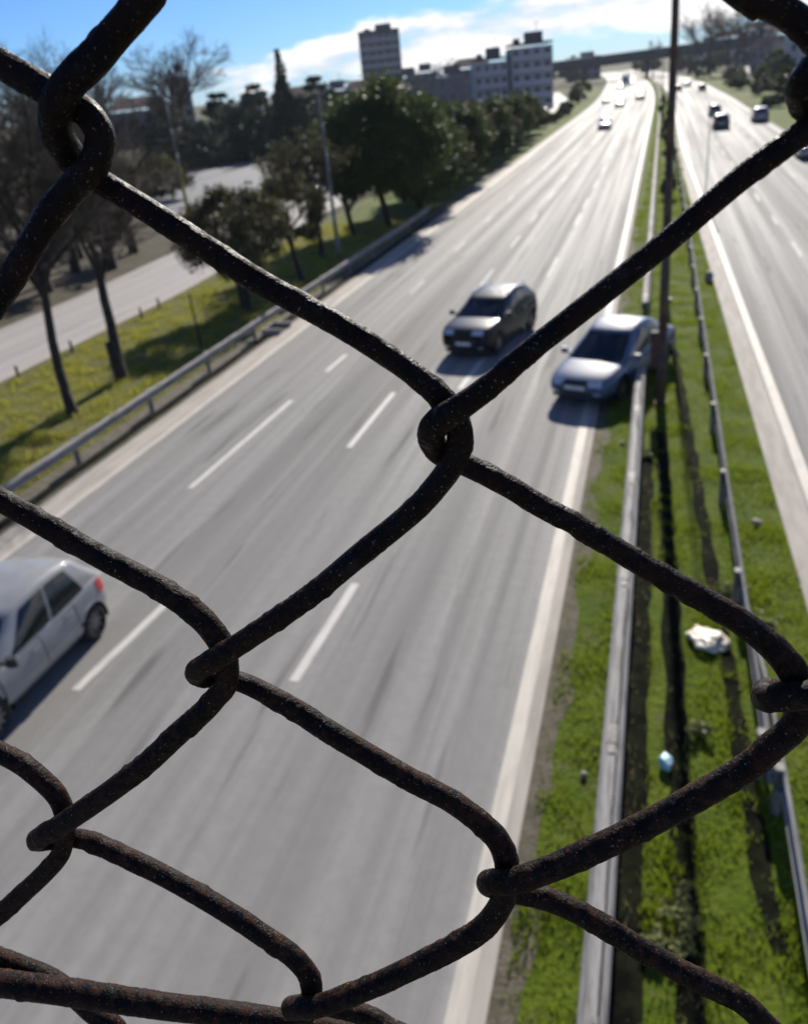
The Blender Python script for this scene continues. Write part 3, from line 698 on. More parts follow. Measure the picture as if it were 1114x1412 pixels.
# ------------------------------------------------------------------ cars
def paint(name, c, metal=.35, rough=.32, coat=.8):
    return pbr(name, c, rough, metal, c2=tuple(x * .85 for x in c), scale=1.2, coat=coat, spec=.12)
M['glass'] = pbr('car_glass', (.006, .009, .012), .04, 0, spec=.5)
M['tyre'] = pbr('tyre', (.018, .018, .018), .85)
M['rim'] = pbr('rim', (.20, .205, .215), .4, .6)
M['black'] = pbr('black_trim', (.015, .015, .016), .6)
M['lamp'] = pbr('headlight', (.55, .58, .62), .12, .3, coat=1.0)
M['red'] = pbr('taillight', (.42, .02, .03), .2, coat=1.0)
M['plate'] = pbr('plate', (.62, .62, .60), .5)
M['chrome'] = pbr('chrome', (.6, .6, .62), .15, 1.0)
M['orange'] = pbr('indicator', (.6, .2, .03), .3)

STY = {
 'hatch': dict(L=3.95, W=1.70, H=1.55, wr=.30, wf=.80, wb=.66, st=[(0, .62, .40, .58), (.015, .82, .30, .66), (.06, .93, .22, .74), (.15, .985, .20, .84), (.27, 1, .20, .93), (.45, 1, .20, .965), (.62, 1, .20, .985), (.78, 1, .20, 1.01), (.90, .985, .22, 1.02), (.965, .95, .28, 1.0), (.99, .88, .34, .90), (1, .74, .42, .78)],
               gh=(0.96, 1.86, 3.40, 3.88), win=[(.15, .47), (.50, .80)], wt=.70),
 'suv': dict(L=4.62, W=1.86, H=1.68, wr=.355, wf=.90, wb=.82, st=[(0, .70, .44, .78), (.012, .86, .34, .88), (.05, .95, .26, .98), (.14, .99, .24, 1.04), (.27, 1, .24, 1.09), (.45, 1, .24, 1.10), (.62, 1, .24, 1.12), (.80, 1, .24, 1.14), (.92, .985, .26, 1.14), (.97, .96, .32, 1.12), (.99, .90, .38, 1.02), (1, .78, .46, .88)],
             gh=(1.18, 2.08, 3.95, 4.54), win=[(.14, .40), (.425, .68), (.70, .90)], wt=.72),
 'sedan': dict(L=4.62, W=1.76, H=1.56, wr=.32, wf=.92, wb=1.0, st=[(0, .64, .38, .56), (.012, .82, .28, .64), (.05, .93, .21, .73), (.14, .985, .19, .81), (.27, 1, .19, .90), (.45, 1, .19, .93), (.62, 1, .19, .95), (.78, 1, .19, .985), (.90, .975, .22, 1.0), (.965, .93, .28, .98), (.99, .86, .33, .88), (1, .72, .40, .76)],
               gh=(1.14, 2.06, 3.28, 4.16), win=[(.17, .47), (.50, .80)], wt=.70),
}
def wheel_parts(parent, r, y, x, sgn, wd=.20):
    root = empty('wheel', (x, y, r)); root.parent = parent
    V, F = [], []
    prof = [(r * .64, -wd / 2), (r * .90, -wd / 2), (r * .985, -wd * .38), (r, -wd * .2), (r, wd * .2), (r * .985, wd * .38), (r * .90, wd / 2), (r * .64, wd / 2), (r * .6, 0)]
    n = 28; k = len(prof)
    for i in range(n):
        a = 2 * math.pi * i / n
        V += [(p * math.cos(a), q, p * math.sin(a)) for p, q in prof]
    for i in range(n):
        for j in range(k): F.append((i * k + j, i * k + (j + 1) % k, ((i + 1) % n) * k + (j + 1) % k, ((i + 1) % n) * k + j))
    mk('tyre', V, F, M['tyre'], root, True)
    mb = MB()
    yo = sgn * wd * .42
    for i in range(8):
        for o in (-.09, .09):
            a = 2 * math.pi * i / 8 + o * .9
            mb.add([(r * .12 * math.cos(a - .5), yo, r * .12 * math.sin(a - .5)), (r * .12 * math.cos(a + .5), yo, r * .12 * math.sin(a + .5)),
                    (r * .63 * math.cos(a + .09), yo - sgn * .012, r * .63 * math.sin(a + .09)), (r * .63 * math.cos(a - .09), yo - sgn * .012, r * .63 * math.sin(a - .09))], [(0, 1, 2, 3)])
    m_ = 24
    for ra, rb, ya, yb in ((.60, .66, yo, yo - sgn * .004), (.0, .15, yo + sgn * .012, yo + sgn * .003)):
        V2 = []
        for i in range(m_):
            a = 2 * math.pi * i / m_
            V2 += [(r * ra * math.cos(a), ya, r * ra * math.sin(a)), (r * rb * math.cos(a), yb, r * rb * math.sin(a))]
        mb.add(V2, [(2 * i, 2 * i + 1, (2 * i + 3) % (2 * m_), (2 * i + 2) % (2 * m_)) for i in range(m_)])
    mb.add([(r * .64 * math.cos(2 * math.pi * i / m_), yo - sgn * .06, r * .64 * math.sin(2 * math.pi * i / m_)) for i in range(m_)], [tuple(range(m_))], 1)
    mb.build('rim', [M['rim'], M['black']], root)
    return root

def make_car(name, label, cat, style, pm, loc, yaw, group=None, rails=False, roofmat=None, scale=1.0):
    S = STY[style]; L, W, H = S['L'], S['W'], S['H']; hw = W / 2
    root = empty(name, loc, yaw, label, cat, group)     # local +x is the nose, z = 0 the road
    X0 = L / 2
    # lower body
    V, F = [], []
    half = lambda w, zb, zt: [(0, zb), (.62 * w, zb), (.88 * w, zb + .03), (.975 * w, zb + .14), (w, zb + .42 * (zt - zb)), (.985 * w, zb + .66 * (zt - zb)), (.955 * w, zt - .09), (.90 * w, zt - .015), (.70 * w, zt + .012), (.35 * w, zt + .03), (0, zt + .035)]
    rings = []
    for u, kw, zb, zt in S['st']:
        h_ = half(hw * kw, zb, zt)
        plan = [(y, z) for y, z in h_] + [(-y, z) for y, z in reversed(h_[1:-1])]
        # noses are rounded in plan
        rings.append([(X0 - u * L - (0.10 * (abs(y) / hw) ** 2.5 if u < .1 else 0) + (0.09 * (abs(y) / hw) ** 2.5 if u > .93 else 0), y, z) for y, z in plan])
    n = len(rings[0])
    for r_ in rings: V += r_
    for i in range(len(rings) - 1):
        for j in range(n): F.append((i * n + j, i * n + (j + 1) % n, (i + 1) * n + (j + 1) % n, (i + 1) * n + j))
    for base, rr in ((0, rings[0]), ((len(rings) - 1) * n, rings[-1])):
        nh = (n + 2) // 2          # number of points in a half section
        for i in range(nh - 1):
            a, b_ = base + i, base + i + 1
            c, d_ = base + (n - i - 1) % n, base + (n - i) % n
            if i == 0: F.append((a, b_, c))
            elif i == nh - 2: F.append((a, b_, d_))
            else: F.append((a, b_, c, d_))
    tmp = mk('tmp', V, F, [pm, M['black']], None, True)
    sub = tmp.modifiers.new('s', 'SUBSURF'); sub.levels = 2; sub.render_levels = 2
    dg = bpy.context.evaluated_depsgraph_get(); dg.update()
    ev = tmp.evaluated_get(dg); me = ev.to_mesh()
    v = np.array([q.co[:] for q in me.vertices]); polys = [tuple(p.vertices) for p in me.polygons]
    ev.to_mesh_clear(); bpy.data.objects.remove(tmp)
    bvh = BVHTree.FromPolygons([Vector(q) for q in v], polys)
    # wheel arches: open the flanks around each wheel and snap the rim of the opening to a circle
    wr = S['wr']; ar = wr * 1.17
    axles = [X0 - S['wf'], -X0 + S['wb']]
    keepf = []
    for f in polys:
        c = v[list(f)].mean(0)
        cut = False
        for ax in axles:
            if math.hypot(c[0] - ax, c[2] - wr) < ar and abs(c[1]) > hw * .55: cut = True
        if not cut: keepf.append(f)
    for ax in axles:
        dx = v[:, 0] - ax; dz = v[:, 2] - wr; d = np.hypot(dx, dz)
        mk_ = (np.abs(d - ar) < .055) & (np.abs(v[:, 1]) > hw * .80) & (v[:, 2] > wr * .7)
        v[mk_, 0] = ax + dx[mk_] / d[mk_] * ar; v[mk_, 2] = wr + dz[mk_] / d[mk_] * ar
    body = mk('body', [tuple(q) for q in v], keepf, pm, root, True)
    lin = MB()
    for ax in axles:
        for sg in (-1, 1):
            m_ = 14; VV = []
            for i in range(m_ + 1):
                a = math.pi * (i / m_) * 1.16 - .08 * math.pi
                VV += [(ax + ar * 1.01 * math.cos(a), sg * hw * .97, wr + ar * 1.01 * math.sin(a)), (ax + ar * 1.01 * math.cos(a), sg * hw * .5, wr + ar * 1.01 * math.sin(a))]
            lin.add(VV, [(2 * i, 2 * i + 1, 2 * i + 3, 2 * i + 2) for i in range(m_)])
            lin.add([(ax + ar * math.cos(a_), sg * hw * .52, wr + ar * math.sin(a_)) for a_ in [2 * math.pi * i / 16 for i in range(16)]], [tuple(range(16))])
    lin.box((0, 0, .24), (L * .9, W * .80, .10))
    lin.build('wheel_arch_liner', M['black'], body)
    # greenhouse
    xb0, xt0, xt1, xb1 = [X0 - q for q in S['gh']]
    ib = lambda x: np.interp((X0 - x) / L, [q[0] for q in S['st']], [q[3] for q in S['st']])
    zbf, zbr = ib(xb0) - .02, ib(xb1) - .01
    cx = (xt0 + xt1) / 2
    zt = H; wb, wt = hw * .925, hw * S['wt']
    def lv(v_):
        e = v_ ** .92
        return (xb0 + (xt0 - xb0) * v_, xb1 + (xt1 - xb1) * v_, wb + (wt - wb) * (v_ ** 1.35))
    def zz(x, v_): 
        zb_ = np.interp(x, [xb1, xb0], [zbr, zbf])
        ar_ = .075 * min(1.3, abs((x - cx) / ((xt0 - xt1) / 2))) ** 2.2
        return zb_ + (zt - .045 - ar_ - zb_) * v_ 
    tp = lambda u: 1 - .055 * abs(2 * u - 1) ** 3
    def side(u, v_, sg, off=0.0):
        xf, xr, y = lv(v_); x = xf + (xr - xf) * u
        return (x, sg * (y * tp(u) + off), zz(x, v_) + off * .35)
    def front(wv, v_, off=0.0):
        xf, xr, y = lv(v_); x = xf + .13 * (1 - abs(wv) ** 2.2)
        return (x + off * .8, wv * y * tp(0), zz(xf, v_) + off)
    def rear(wv, v_, off=0.0):
        xf, xr, y = lv(v_); x = xr - .07 * (1 - abs(wv) ** 2.2)
        return (x - off, wv * y * tp(1), zz(xr, v_) + off * .6)
    vs = [0, .25, .5, .75, .93]
    V, F = [], []
    def ring(fn):
        out = [fn('f', -1 + 2 * i / 8) for i in range(8)] + [fn('l', i / 14) for i in range(14)] + [fn('r', 1 - 2 * i / 8) for i in range(8)] + [fn('k', 1 - i / 14) for i in range(14)]
        return out
    for v_ in vs:
        V += ring(lambda k, q: front(q, v_) if k == 'f' else rear(q, v_) if k == 'r' else side(q, v_, 1 if k == 'l' else -1))
    n = 44
    # roof: inner rings
    cx = (xt0 + xt1) / 2
    base = V[-n:]
    for sc_, dz in ((.93, .030), (.80, .046), (.5, .062), (.2, .068)):
        V += [(cx + (x - cx) * (1 - (1 - sc_) * .75), y * sc_, zt - .065 + dz + (z - (zt - .08)) * (1.15 - (1 - sc_) * 1.1)) for x, y, z in base]
    nr = len(V) // n
    for i in range(nr - 1):
        for j in range(n): F.append((i * n + j, i * n + (j + 1) % n, (i + 1) * n + (j + 1) % n, (i + 1) * n + j))
    F.append(tuple(range((nr - 1) * n, nr * n)))
    mk('roof', V, F, roofmat or pm, root, True)
    def grid(nm, fn, us, vs_, mt_, par=root):
        VV = [fn(u, q) for u in us for q in vs_]; k = len(vs_)
        return mk(nm, VV, [(i * k + j, i * k + j + 1, (i + 1) * k + j + 1, (i + 1) * k + j) for i in range(len(us) - 1) for j in range(k - 1)], mt_, par, True)
    lin_ = lambda a, b_, k: [a + (b_ - a) * i / (k - 1) for i in range(k)]
    grid('windscreen', lambda u, q: front(u, q, .006), lin_(-.90, .90, 11), lin_(.05, .92, 6), M['glass'])
    grid('rear_window', lambda u, q: rear(u, q, .006), lin_(-.84, .84, 11), lin_(.18, .88, 6), M['glass'])
    for sg in (-1, 1):
        for a, b_ in S['win']:
            grid('side_window', lambda u, q: side(u, q, sg, .006), lin_(a, b_, 7), lin_(.07, .86, 6), M['glass'])
    # pieces laid on the curved body
    def decal(nm, o_fn, us, vs_, d, mt_, off, par=body):
        VV, ok = [], []
        d = Vector(d).normalized()
        for u in us:
            for q in vs_:
                o_ = Vector(o_fn(u, q)); h = bvh.ray_cast(o_, d)
                if h[0] is None: VV.append((0, 0, 0)); ok.append(False)
                else: VV.append(tuple(h[0] - d * off)); ok.append(True)
        k = len(vs_); FF = []
        for i in range(len(us) - 1):
            for j in range(k - 1):
                q = (i * k + j, i * k + j + 1, (i + 1) * k + j + 1, (i + 1) * k + j)
                if all(ok[e] for e in q): FF.append(q)
        if FF:
            used = sorted({e for f in FF for e in f}); rm = {e: i for i, e in enumerate(used)}
            return mk(nm, [VV[e] for e in used], [tuple(rm[e] for e in f) for f in FF], mt_, par, True)
    zh = ib(X0 - .06 * L)
    for sg in (-1, 1):
        decal('headlight', lambda u, q: (X0 + .5, sg * u, q), lin_(hw * .46, hw * .86, 8), lin_(zh - .17 + .0, zh - .035, 4), (-1, -.18 * sg, 0), M['lamp'], .008)
        decal('taillight', lambda u, q: (-X0 - .5, sg * u, q), lin_(hw * .60, hw * .93, 6), lin_(ib(-X0 + .06 * L) - (.34 if style != 'sedan' else .22), ib(-X0 + .06 * L) - .07, 5), (1, -.22 * sg, 0), M['red'], .008)
        decal('taillight', lambda u, q: (u, sg * (hw + .4), q), lin_(-X0 + .015, -X0 + .24, 6), lin_(ib(-X0 + .06 * L) - (.30 if style != 'sedan' else .20), ib(-X0 + .06 * L) - .07, 5), (.35, -sg, 0), M['red'], .008)
        decal('fog_light', lambda u, q: (X0 + .5, sg * u, q), lin_(hw * .55, hw * .72, 4), lin_(.36, .43, 3), (-1, 0, 0), M['lamp'], .007)
        xs = [X0 - (S['gh'][0] + .10), X0 - (S['gh'][0] + (1.08 if style != 'suv' else 1.12)), X0 - (S['gh'][0] + (1.95 if style != 'suv' else 2.15))]
        decal('door_seal', lambda u, q: (u, sg * (hw + .4), q), lin_(xs[0] + .025, xs[2] - .005, 20), lin_(.33, ib((xs[0] + xs[2]) / 2) - .07, 7), (0, -sg, 0), M['black'], .003)
        for k in (0, 1):
            xe = xs[k + 1] + .02
            dr_ = decal('door', lambda u, q: (u, sg * (hw + .4), q), lin_(xs[k], xe, 10), lin_(.30 + .06, ib((xs[k] + xe) / 2) - .085, 7), (0, -sg, 0), pm, .006)
            if dr_:
                h = bvh.ray_cast(Vector((xe + .16, sg * (hw + .4), ib(xe) - .17)), Vector((0, -sg, 0)))
                if h[0] is not None:
                    MB().box((h[0].x, h[0].y + sg * .022, h[0].z), (.17, .03, .032), bev=.012).build('handle', M['chrome'], dr_)
        # mirror
        xm = X0 - S['gh'][0] - .28
        mb = MB().box((xm, sg * (hw + .10), ib(xm) + .075), (.12, .20, .14), bev=.045, top=.82).box((xm, sg * (hw * .95 + .02), ib(xm) + .03), (.06, .16, .05))
        mb.build('mirror', M['black'] if style == 'hatch' else pm, root)
        if rails:
            mb = MB()
            mb.tube((xt0 - .15, sg * wt * .93, zt - .005), (xt1 + .1, sg * wt * .93, zt - .005), .02, .02, 8)
            for q in (xt0 - .2, (xt0 + xt1) / 2, xt1 + .15): mb.box((q, sg * wt * .93, zt - .03), (.10, .04, .05))
            mb.build('roof_rail', M['chrome'], root)
    decal('grille', lambda u, q: (X0 + .5, u, q), lin_(-hw * .42, hw * .42, 9), lin_(zh - .17, zh - .06, 4), (-1, 0, 0), M['black'], .007)
    decal('lower_grille', lambda u, q: (X0 + .5, u, q), lin_(-hw * .5, hw * .5, 9), lin_(.33, .45, 4), (-1, 0, 0), M['black'], .007)
    decal('number_plate', lambda u, q: (X0 + .5, u, q), lin_(-.26, .26, 7), lin_(.475, .585, 3), (-1, 0, 0), M['plate'], .014)
    decal('number_plate', lambda u, q: (-X0 - .5, u, q), lin_(-.26, .26, 5), lin_(.56, .67, 3), (1, 0, 0), M['plate'], .014)
    for ax in axles:
        for sg in (-1, 1): wheel_parts(root, wr, sg * (hw - .125), ax, sg)
    root.scale = (scale,) * 3
    return root
P_SILVER = paint('silver_paint', (.29, .295, .295), .0, .5)
P_BLUE = paint('blue_silver_paint', (.095, .135, .205), .0, .45)
P_DARK = paint('dark_paint', (.007, .010, .016), .0, .4, .4)
P_WHITE = paint('white_paint', (.72, .72, .72), .0, .25)
DOWN = -math.pi / 2      # nose towards the camera
make_car('hatchback_car', 'silver hatchback at the left edge, driving towards the bridge', 'car', 'hatch', P_SILVER, (-10.43, 9.55, .012), DOWN, scale=1.08)
make_car('suv_car', 'black SUV with roof rails driving towards the bridge in the middle lane', 'car', 'suv', P_DARK, (-5.55, 29.7, .012), DOWN - .24, rails=True, scale=1.03)
make_car('sedan_car', 'blue silver sedan stopped across the white edge line, its tail on the median', 'car', 'sedan', P_BLUE, (-1.10, 25.2, .012), DOWN - .38, scale=1.13)
# distant traffic: copies of one sedan and one hatchback
P_TEAL = paint('dark_teal_paint', (.02, .06, .065), .3, .3)
P_GREY = paint('grey_paint', (.20, .22, .26), .4, .3)
far_h = None
far = [('hatch', P_WHITE, -7.5, 131.5, DOWN, 'white car glaring in the sun, nearest of the far traffic on the left carriageway'),
       ('sedan', P_WHITE, -8.0, 190, DOWN, 'white car glinting farther up the left carriageway behind the nearest glaring one'),
       ('hatch', P_DARK, -11.5, 210, DOWN, 'small dark car near the left shoulder of the far left carriageway'),
       ('suv', P_DARK, -4.4, 212, DOWN, 'dark car near the median on the far left carriageway'),
       ('hatch', P_GREY, -10.6, 305, DOWN, 'tiny grey car beside the white lorry near the bend'),
       ('hatch', P_GREY, -6.6, 345, DOWN, 'tiny grey car behind the white lorry near the bend'),
       ('suv', P_TEAL, 6.6, 116, -DOWN, 'dark teal car seen from behind on the right carriageway, nearer of two in line'),
       ('hatch', P_TEAL, 7.0, 139, -DOWN, 'dark teal car just ahead of another one on the right carriageway'),
       ('suv', P_GREY, 11.3, 121.5, -DOWN, 'grey car in the outer lane of the right carriageway'),
       ('sedan', P_GREY, 11.2, 79.5, -DOWN, 'grey car cut by the right edge under the thick wire'),
       ('hatch', P_DARK, 8.9, 226, -DOWN, 'tiny dark car in the outer lane of the far right carriageway'),
       ('hatch', P_DARK, 4.1, 238, -DOWN, 'tiny dark car next to the rusty pole on the far right carriageway'),
       ('sedan', P_GREY, 7.2, 262, -DOWN, 'tiny grey car on the far right carriageway before the overpass')]
proto = {}
for st_, pm, x, y, a, lb in far:
    pos = (x + bend(y), y, .012)
    if st_ not in proto:
        proto[st_] = make_car({'hatch': 'hatchback_car', 'suv': 'suv_car', 'sedan': 'sedan_car'}[st_], lb, 'car', st_, pm, pos, a, 'distant traffic')
        proto[st_ + 'm'] = pm
    else:
        c = copy_tree(proto[st_]); c.location = pos; c.rotation_euler = (0, 0, a)
        tag(c, lb)
        src = proto[st_ + 'm']
        for o in [c] + list(c.children_recursive):
            if o.type == 'MESH':
                for sl in o.material_slots:
                    if sl.material is src: sl.link = 'OBJECT'; sl.material = pm
# parked cars on the side road and the forecourt
for st_, pm, x, y, a, lb in (('hatch', P_WHITE, -27.0, 236, DOWN, 'white car parked on the side road left of the bend'), ('sedan', P_WHITE, -23.4, 196, DOWN, 'white car on the side road nearest to the apartment block'),
                         ('hatch', P_WHITE, -26.2, 214, DOWN, 'white car between two others on the side road left of the bend'), ('hatch', P_WHITE, -52.5, 139.2, .3, 'pale car parked at the far edge of the forecourt under the conifers'),
                         ('sedan', P_GREY, -30.5, 79, DOWN, 'grey car on the side road seen under the roadside trees'), ('hatch', P_WHITE, -30.2, 88, DOWN, 'white car on the side road seen under the big evergreen')):
    c = copy_tree(proto[st_]); c.location = (x, y, .0); c.rotation_euler = (0, 0, a); tag(c, lb); c['group'] = 'cars standing on the side road and forecourt'
    src = proto[st_ + 'm']
    for o in [c] + list(c.children_recursive):
        if o.type == 'MESH':
            for sl in o.material_slots:
                if sl.material is src: sl.link = 'OBJECT'; sl.material = pm
# white lorry
tr = empty('lorry', (-9.0 + bend(322), 322, .012), DOWN, 'white box lorry glaring in the sun near the bend', 'lorry')
MB().box((-1.6, 0, 2.15), (6.0, 2.4, 2.7), bev=.06).build('cargo_box', P_WHITE, tr)
MB().box((2.7, 0, 1.55), (2.0, 2.3, 2.2), bev=.18, top=.93).build('cab', P_WHITE, tr)
MB().box((3.69, 0, 2.0), (.06, 2.0, .85), bev=.02).build('windscreen', M['glass'], tr)
MB().box((-.2, 0, .65), (7.4, .9, .3)).build('chassis', M['black'], tr)
for ax in (2.7, -2.6):
    for sg in (-1, 1): wheel_parts(tr, .48, sg * 1.0, ax, sg, .28)

# ------------------------------------------------------------------ buildings
M['wall_grey'] = pbr('wall_grey', (.15, .155, .175), .9, c2=(.12, .125, .14), scale=.4)
M['wall_pale'] = pbr('wall_pale', (.42, .415, .43), .9, c2=(.34, .335, .35), scale=.3)
M['wall_warm'] = pbr('wall_warm', (.24, .21, .19), .9, c2=(.19, .17, .16), scale=.3)
M['band'] = pbr('balcony_band', (.45, .44, .45), .85)
M['pane'] = pbr('window_glass', (.03, .035, .045), .2)
M['tile'] = pbr('roof_tile', (.16, .09, .065), .9, c2=(.10, .065, .055), scale=2)
M['roof_dark'] = pbr('roof_dark', (.08, .08, .085), .9)
def building(name, label, c, dx, dy, h, rz, storeys, cols_, wall, band=None, roof='flat', sidecols=0, roofm=None, cat='building', group=None):
    root = empty(name, (c[0], c[1], 0), rz, label, cat, group)
    MB().box((0, 0, h / 2 - .5), (dx, dy, h + 1)).build('wall', wall, root)
    sh = h / storeys
    pw = MB().box((0, 0, 0), (dx / cols_ * .52, .08, sh * .5)).box((0, -.02, -sh * .27), (dx / cols_ * .6, .12, .08)).build('window', M['pane'], root)
    first = True
    for k in range(storeys):
        for j in range(cols_):
            if first: o = pw; first = False
            else: o = pw.copy(); col.objects.link(o); o.parent = root
            o.location = (-dx / 2 + dx * (j + .5) / cols_, -dy / 2 - .02, sh * (k + .56))
        for j in range(sidecols):
            for sg in (-1, 1):
                o = pw.copy(); col.objects.link(o); o.parent = root
                o.rotation_euler = (0, 0, math.pi / 2 * sg)
                o.location = (sg * (dx / 2 + .02), -dy / 2 + dy * (j + .5) / sidecols, sh * (k + .56))
        if band:
            MB().box((0, -dy / 2 - .45, sh * k + .5), (dx * .92, .9, .95)).build('balcony', band, root)
    if roof == 'flat':
        MB().box((0, 0, h + .68), (dx + .3, dy + .3, .36)).box((dx * .12, 0, h + 1.9), (dx * .4, dy * .4, 2.1)).box((-dx * .28, dy * .1, h + 1.4), (dx * .15, dy * .2, 1.1)).build('roof', M['roof_dark'], root)
        MB().tube((dx * .2, 0, h + 2.9), (dx * .2, 0, h + 5.2), .06, .04).tube((dx * .2 - .7, 0, h + 4.7), (dx * .2 + .7, 0, h + 4.7), .03, .03).build('antenna', M['roof_dark'], root)
    else:
        ov = .5; x, y = dx / 2 + ov, dy / 2 + ov
        rf = mk('roof', [(-x, -y, h + .51), (x, -y, h + .51), (x, y, h + .51), (-x, y, h + .51), (-x * .55, 0, h + .5 + dy * .27), (x * .55, 0, h + .5 + dy * .27)],
                [(0, 1, 5, 4), (1, 2, 5), (2, 3, 4, 5), (3, 0, 4), (3, 2, 1, 0)], roofm or M['tile'], root)
        MB().box((dx * .22, dy * .12, h + dy * .22 + .8), (.7, .7, 1.8)).build('chimney', wall, rf)
    return root
def pol(a, d): return (d * math.sin(R(a)), d * math.cos(R(a)))
building('tower_block', 'tall grey apartment tower rising above the trees against the cloud', pol(-16.2, 380), 15.6, 14, 26.0, R(16), 9, 5, M['wall_grey'], M['wall_pale'], sidecols=0)
building('apartment_block', 'pale apartment block with balcony bands left of the overpass, right half', pol(-7.6, 222), 9.2, 12, 12.6, R(14), 5, 4, M['wall_pale'], M['band'])
building('apartment_block', 'grey stepped apartment block with balcony bands, left half beside the pale one', pol(-9.9, 222), 7.6, 11, 10.4, R(14), 4, 4, M['wall_pale'], M['band'])
building('slab_building', 'narrow dark grey slab building behind the fan shaped bare tree', pol(-28.1, 270), 5.8, 8, 15.8, R(28), 6, 2, M['wall_grey'])
far_b = [(-24.5, 330, 16, 7.0, 'flat', 'low grey building in the skyline behind the conifers'), (-21.0, 345, 18, 7.4, 'hip', 'hip roofed house in the skyline left of the tower'), (-19.2, 300, 11, 7.9, 'flat', 'flat roofed house just left of the tower base'), (-17.6, 320, 10, 7.2, 'hip', 'small hip roofed house under the tower'),
         (-14.9, 330, 11, 9.6, 'flat', 'flat roofed block just right of the tower'), (-13.9, 350, 11, 10.6, 'flat', 'flat roofed block between the tower and the bare roofline tree'), (-12.4, 300, 13, 8.6, 'flat', 'dark flat roofed building left of the stepped apartment block'),
         (-11.0, 330, 14, 10.2, 'hip', 'hip roofed house rising behind the stepped apartment block'), (-4.5, 520, 18, 10.0, 'flat', 'far flat building beyond the overpass on its left half'), (-30.5, 260, 16, 8.5, 'hip', 'hip roofed house behind the bare trees on the far left'), (-34.5, 240, 18, 9.0, 'flat', 'low flat building at the far left edge of the skyline')]
for a, d, wd, h, rf, lb in far_b:
    building('house' if rf == 'hip' else 'skyline_building', lb, pol(a, d), wd, 10, h, R(-a), max(2, int(h / 3)), 4, (M['wall_grey'], M['wall_warm'])[int(d) % 2], roof=rf)
for a, d, wd, h, rf, lb in ((3.6, 520, 16, 12, 'hip', 'grey house above the overpass right of the rusty pole'), (4.9, 480, 16, 14, 'hip', 'pale house on the right skyline, between the grey house and the big one'), (6.4, 400, 16, 10.5, 'hip', 'big house on the right skyline near the fence joint'),
                        (5.4, 330, 9, 6.5, 'hip', 'low house in front of the right skyline houses'), (7.6, 330, 12, 8, 'flat', 'flat house at the right edge behind the thick wire'), (2.2, 560, 14, 11, 'flat', 'flat house directly right of the rusty pole over the overpass')):
    building('house', lb, pol(a, d), wd, 10, h, R(-a), max(2, int(h / 3)), 4, (M['wall_pale'], M['wall_warm'])[int(wd) % 2], roof=rf)
poly('side_road', [(27.5, 200), (32, 200), (38, 300), (42, 420), (26, 420), (27, 300)], -.010, M['asphalt_side'])
# overpass
ov = empty('overpass', (-10, 412, 0), 0, 'long dark concrete overpass crossing the road in the distance', 'bridge')
def ovpart(nm, z0, z1, y0, y1, mat):
    V, F = [], []
    xs = np.linspace(-62, 46, 19)
    for x in xs:
        zc = 8.0 + .0195 * (x + 20)
        yy = -.10 * x
        V += [(x, y0 + yy, zc + z0), (x, y1 + yy, zc + z0), (x, y1 + yy, zc + z1), (x, y0 + yy, zc + z1)]
    for i in range(len(xs) - 1):
        for j in range(4): F.append((i * 4 + j, i * 4 + (j + 1) % 4, (i + 1) * 4 + (j + 1) % 4, (i + 1) * 4 + j))
    F += [(0, 1, 2, 3), tuple(range(len(V) - 4, len(V)))]
    return mk(nm, V, F, mat, ov)
M['ov'] = pbr('overpass_concrete', (.075, .073, .076), .9, c2=(.05, .05, .053), scale=.3, stretch=(1, 1, 4))
ovpart('deck', -.5, .55, -5.5, 5.5, M['ov'])
ovpart('girder', -2.0, -.51, -4.6, 4.6, M['ov'])
ovpart('parapet', .552, 2.0, -5.5, -5.2, M['ov'])
ovpart('parapet', .552, 2.0, 5.2, 5.5, M['ov'])
for x in (-40, -22, 3.5, 20, 38):
    for yy in (-3, 3): MB().tube((x, yy - .1 * x, -.5), (x, yy - .1 * x, 8.0 + .0195 * (x + 20) - 1.9), .7, .65, 14).build('pier', M['ov'], ov, True)

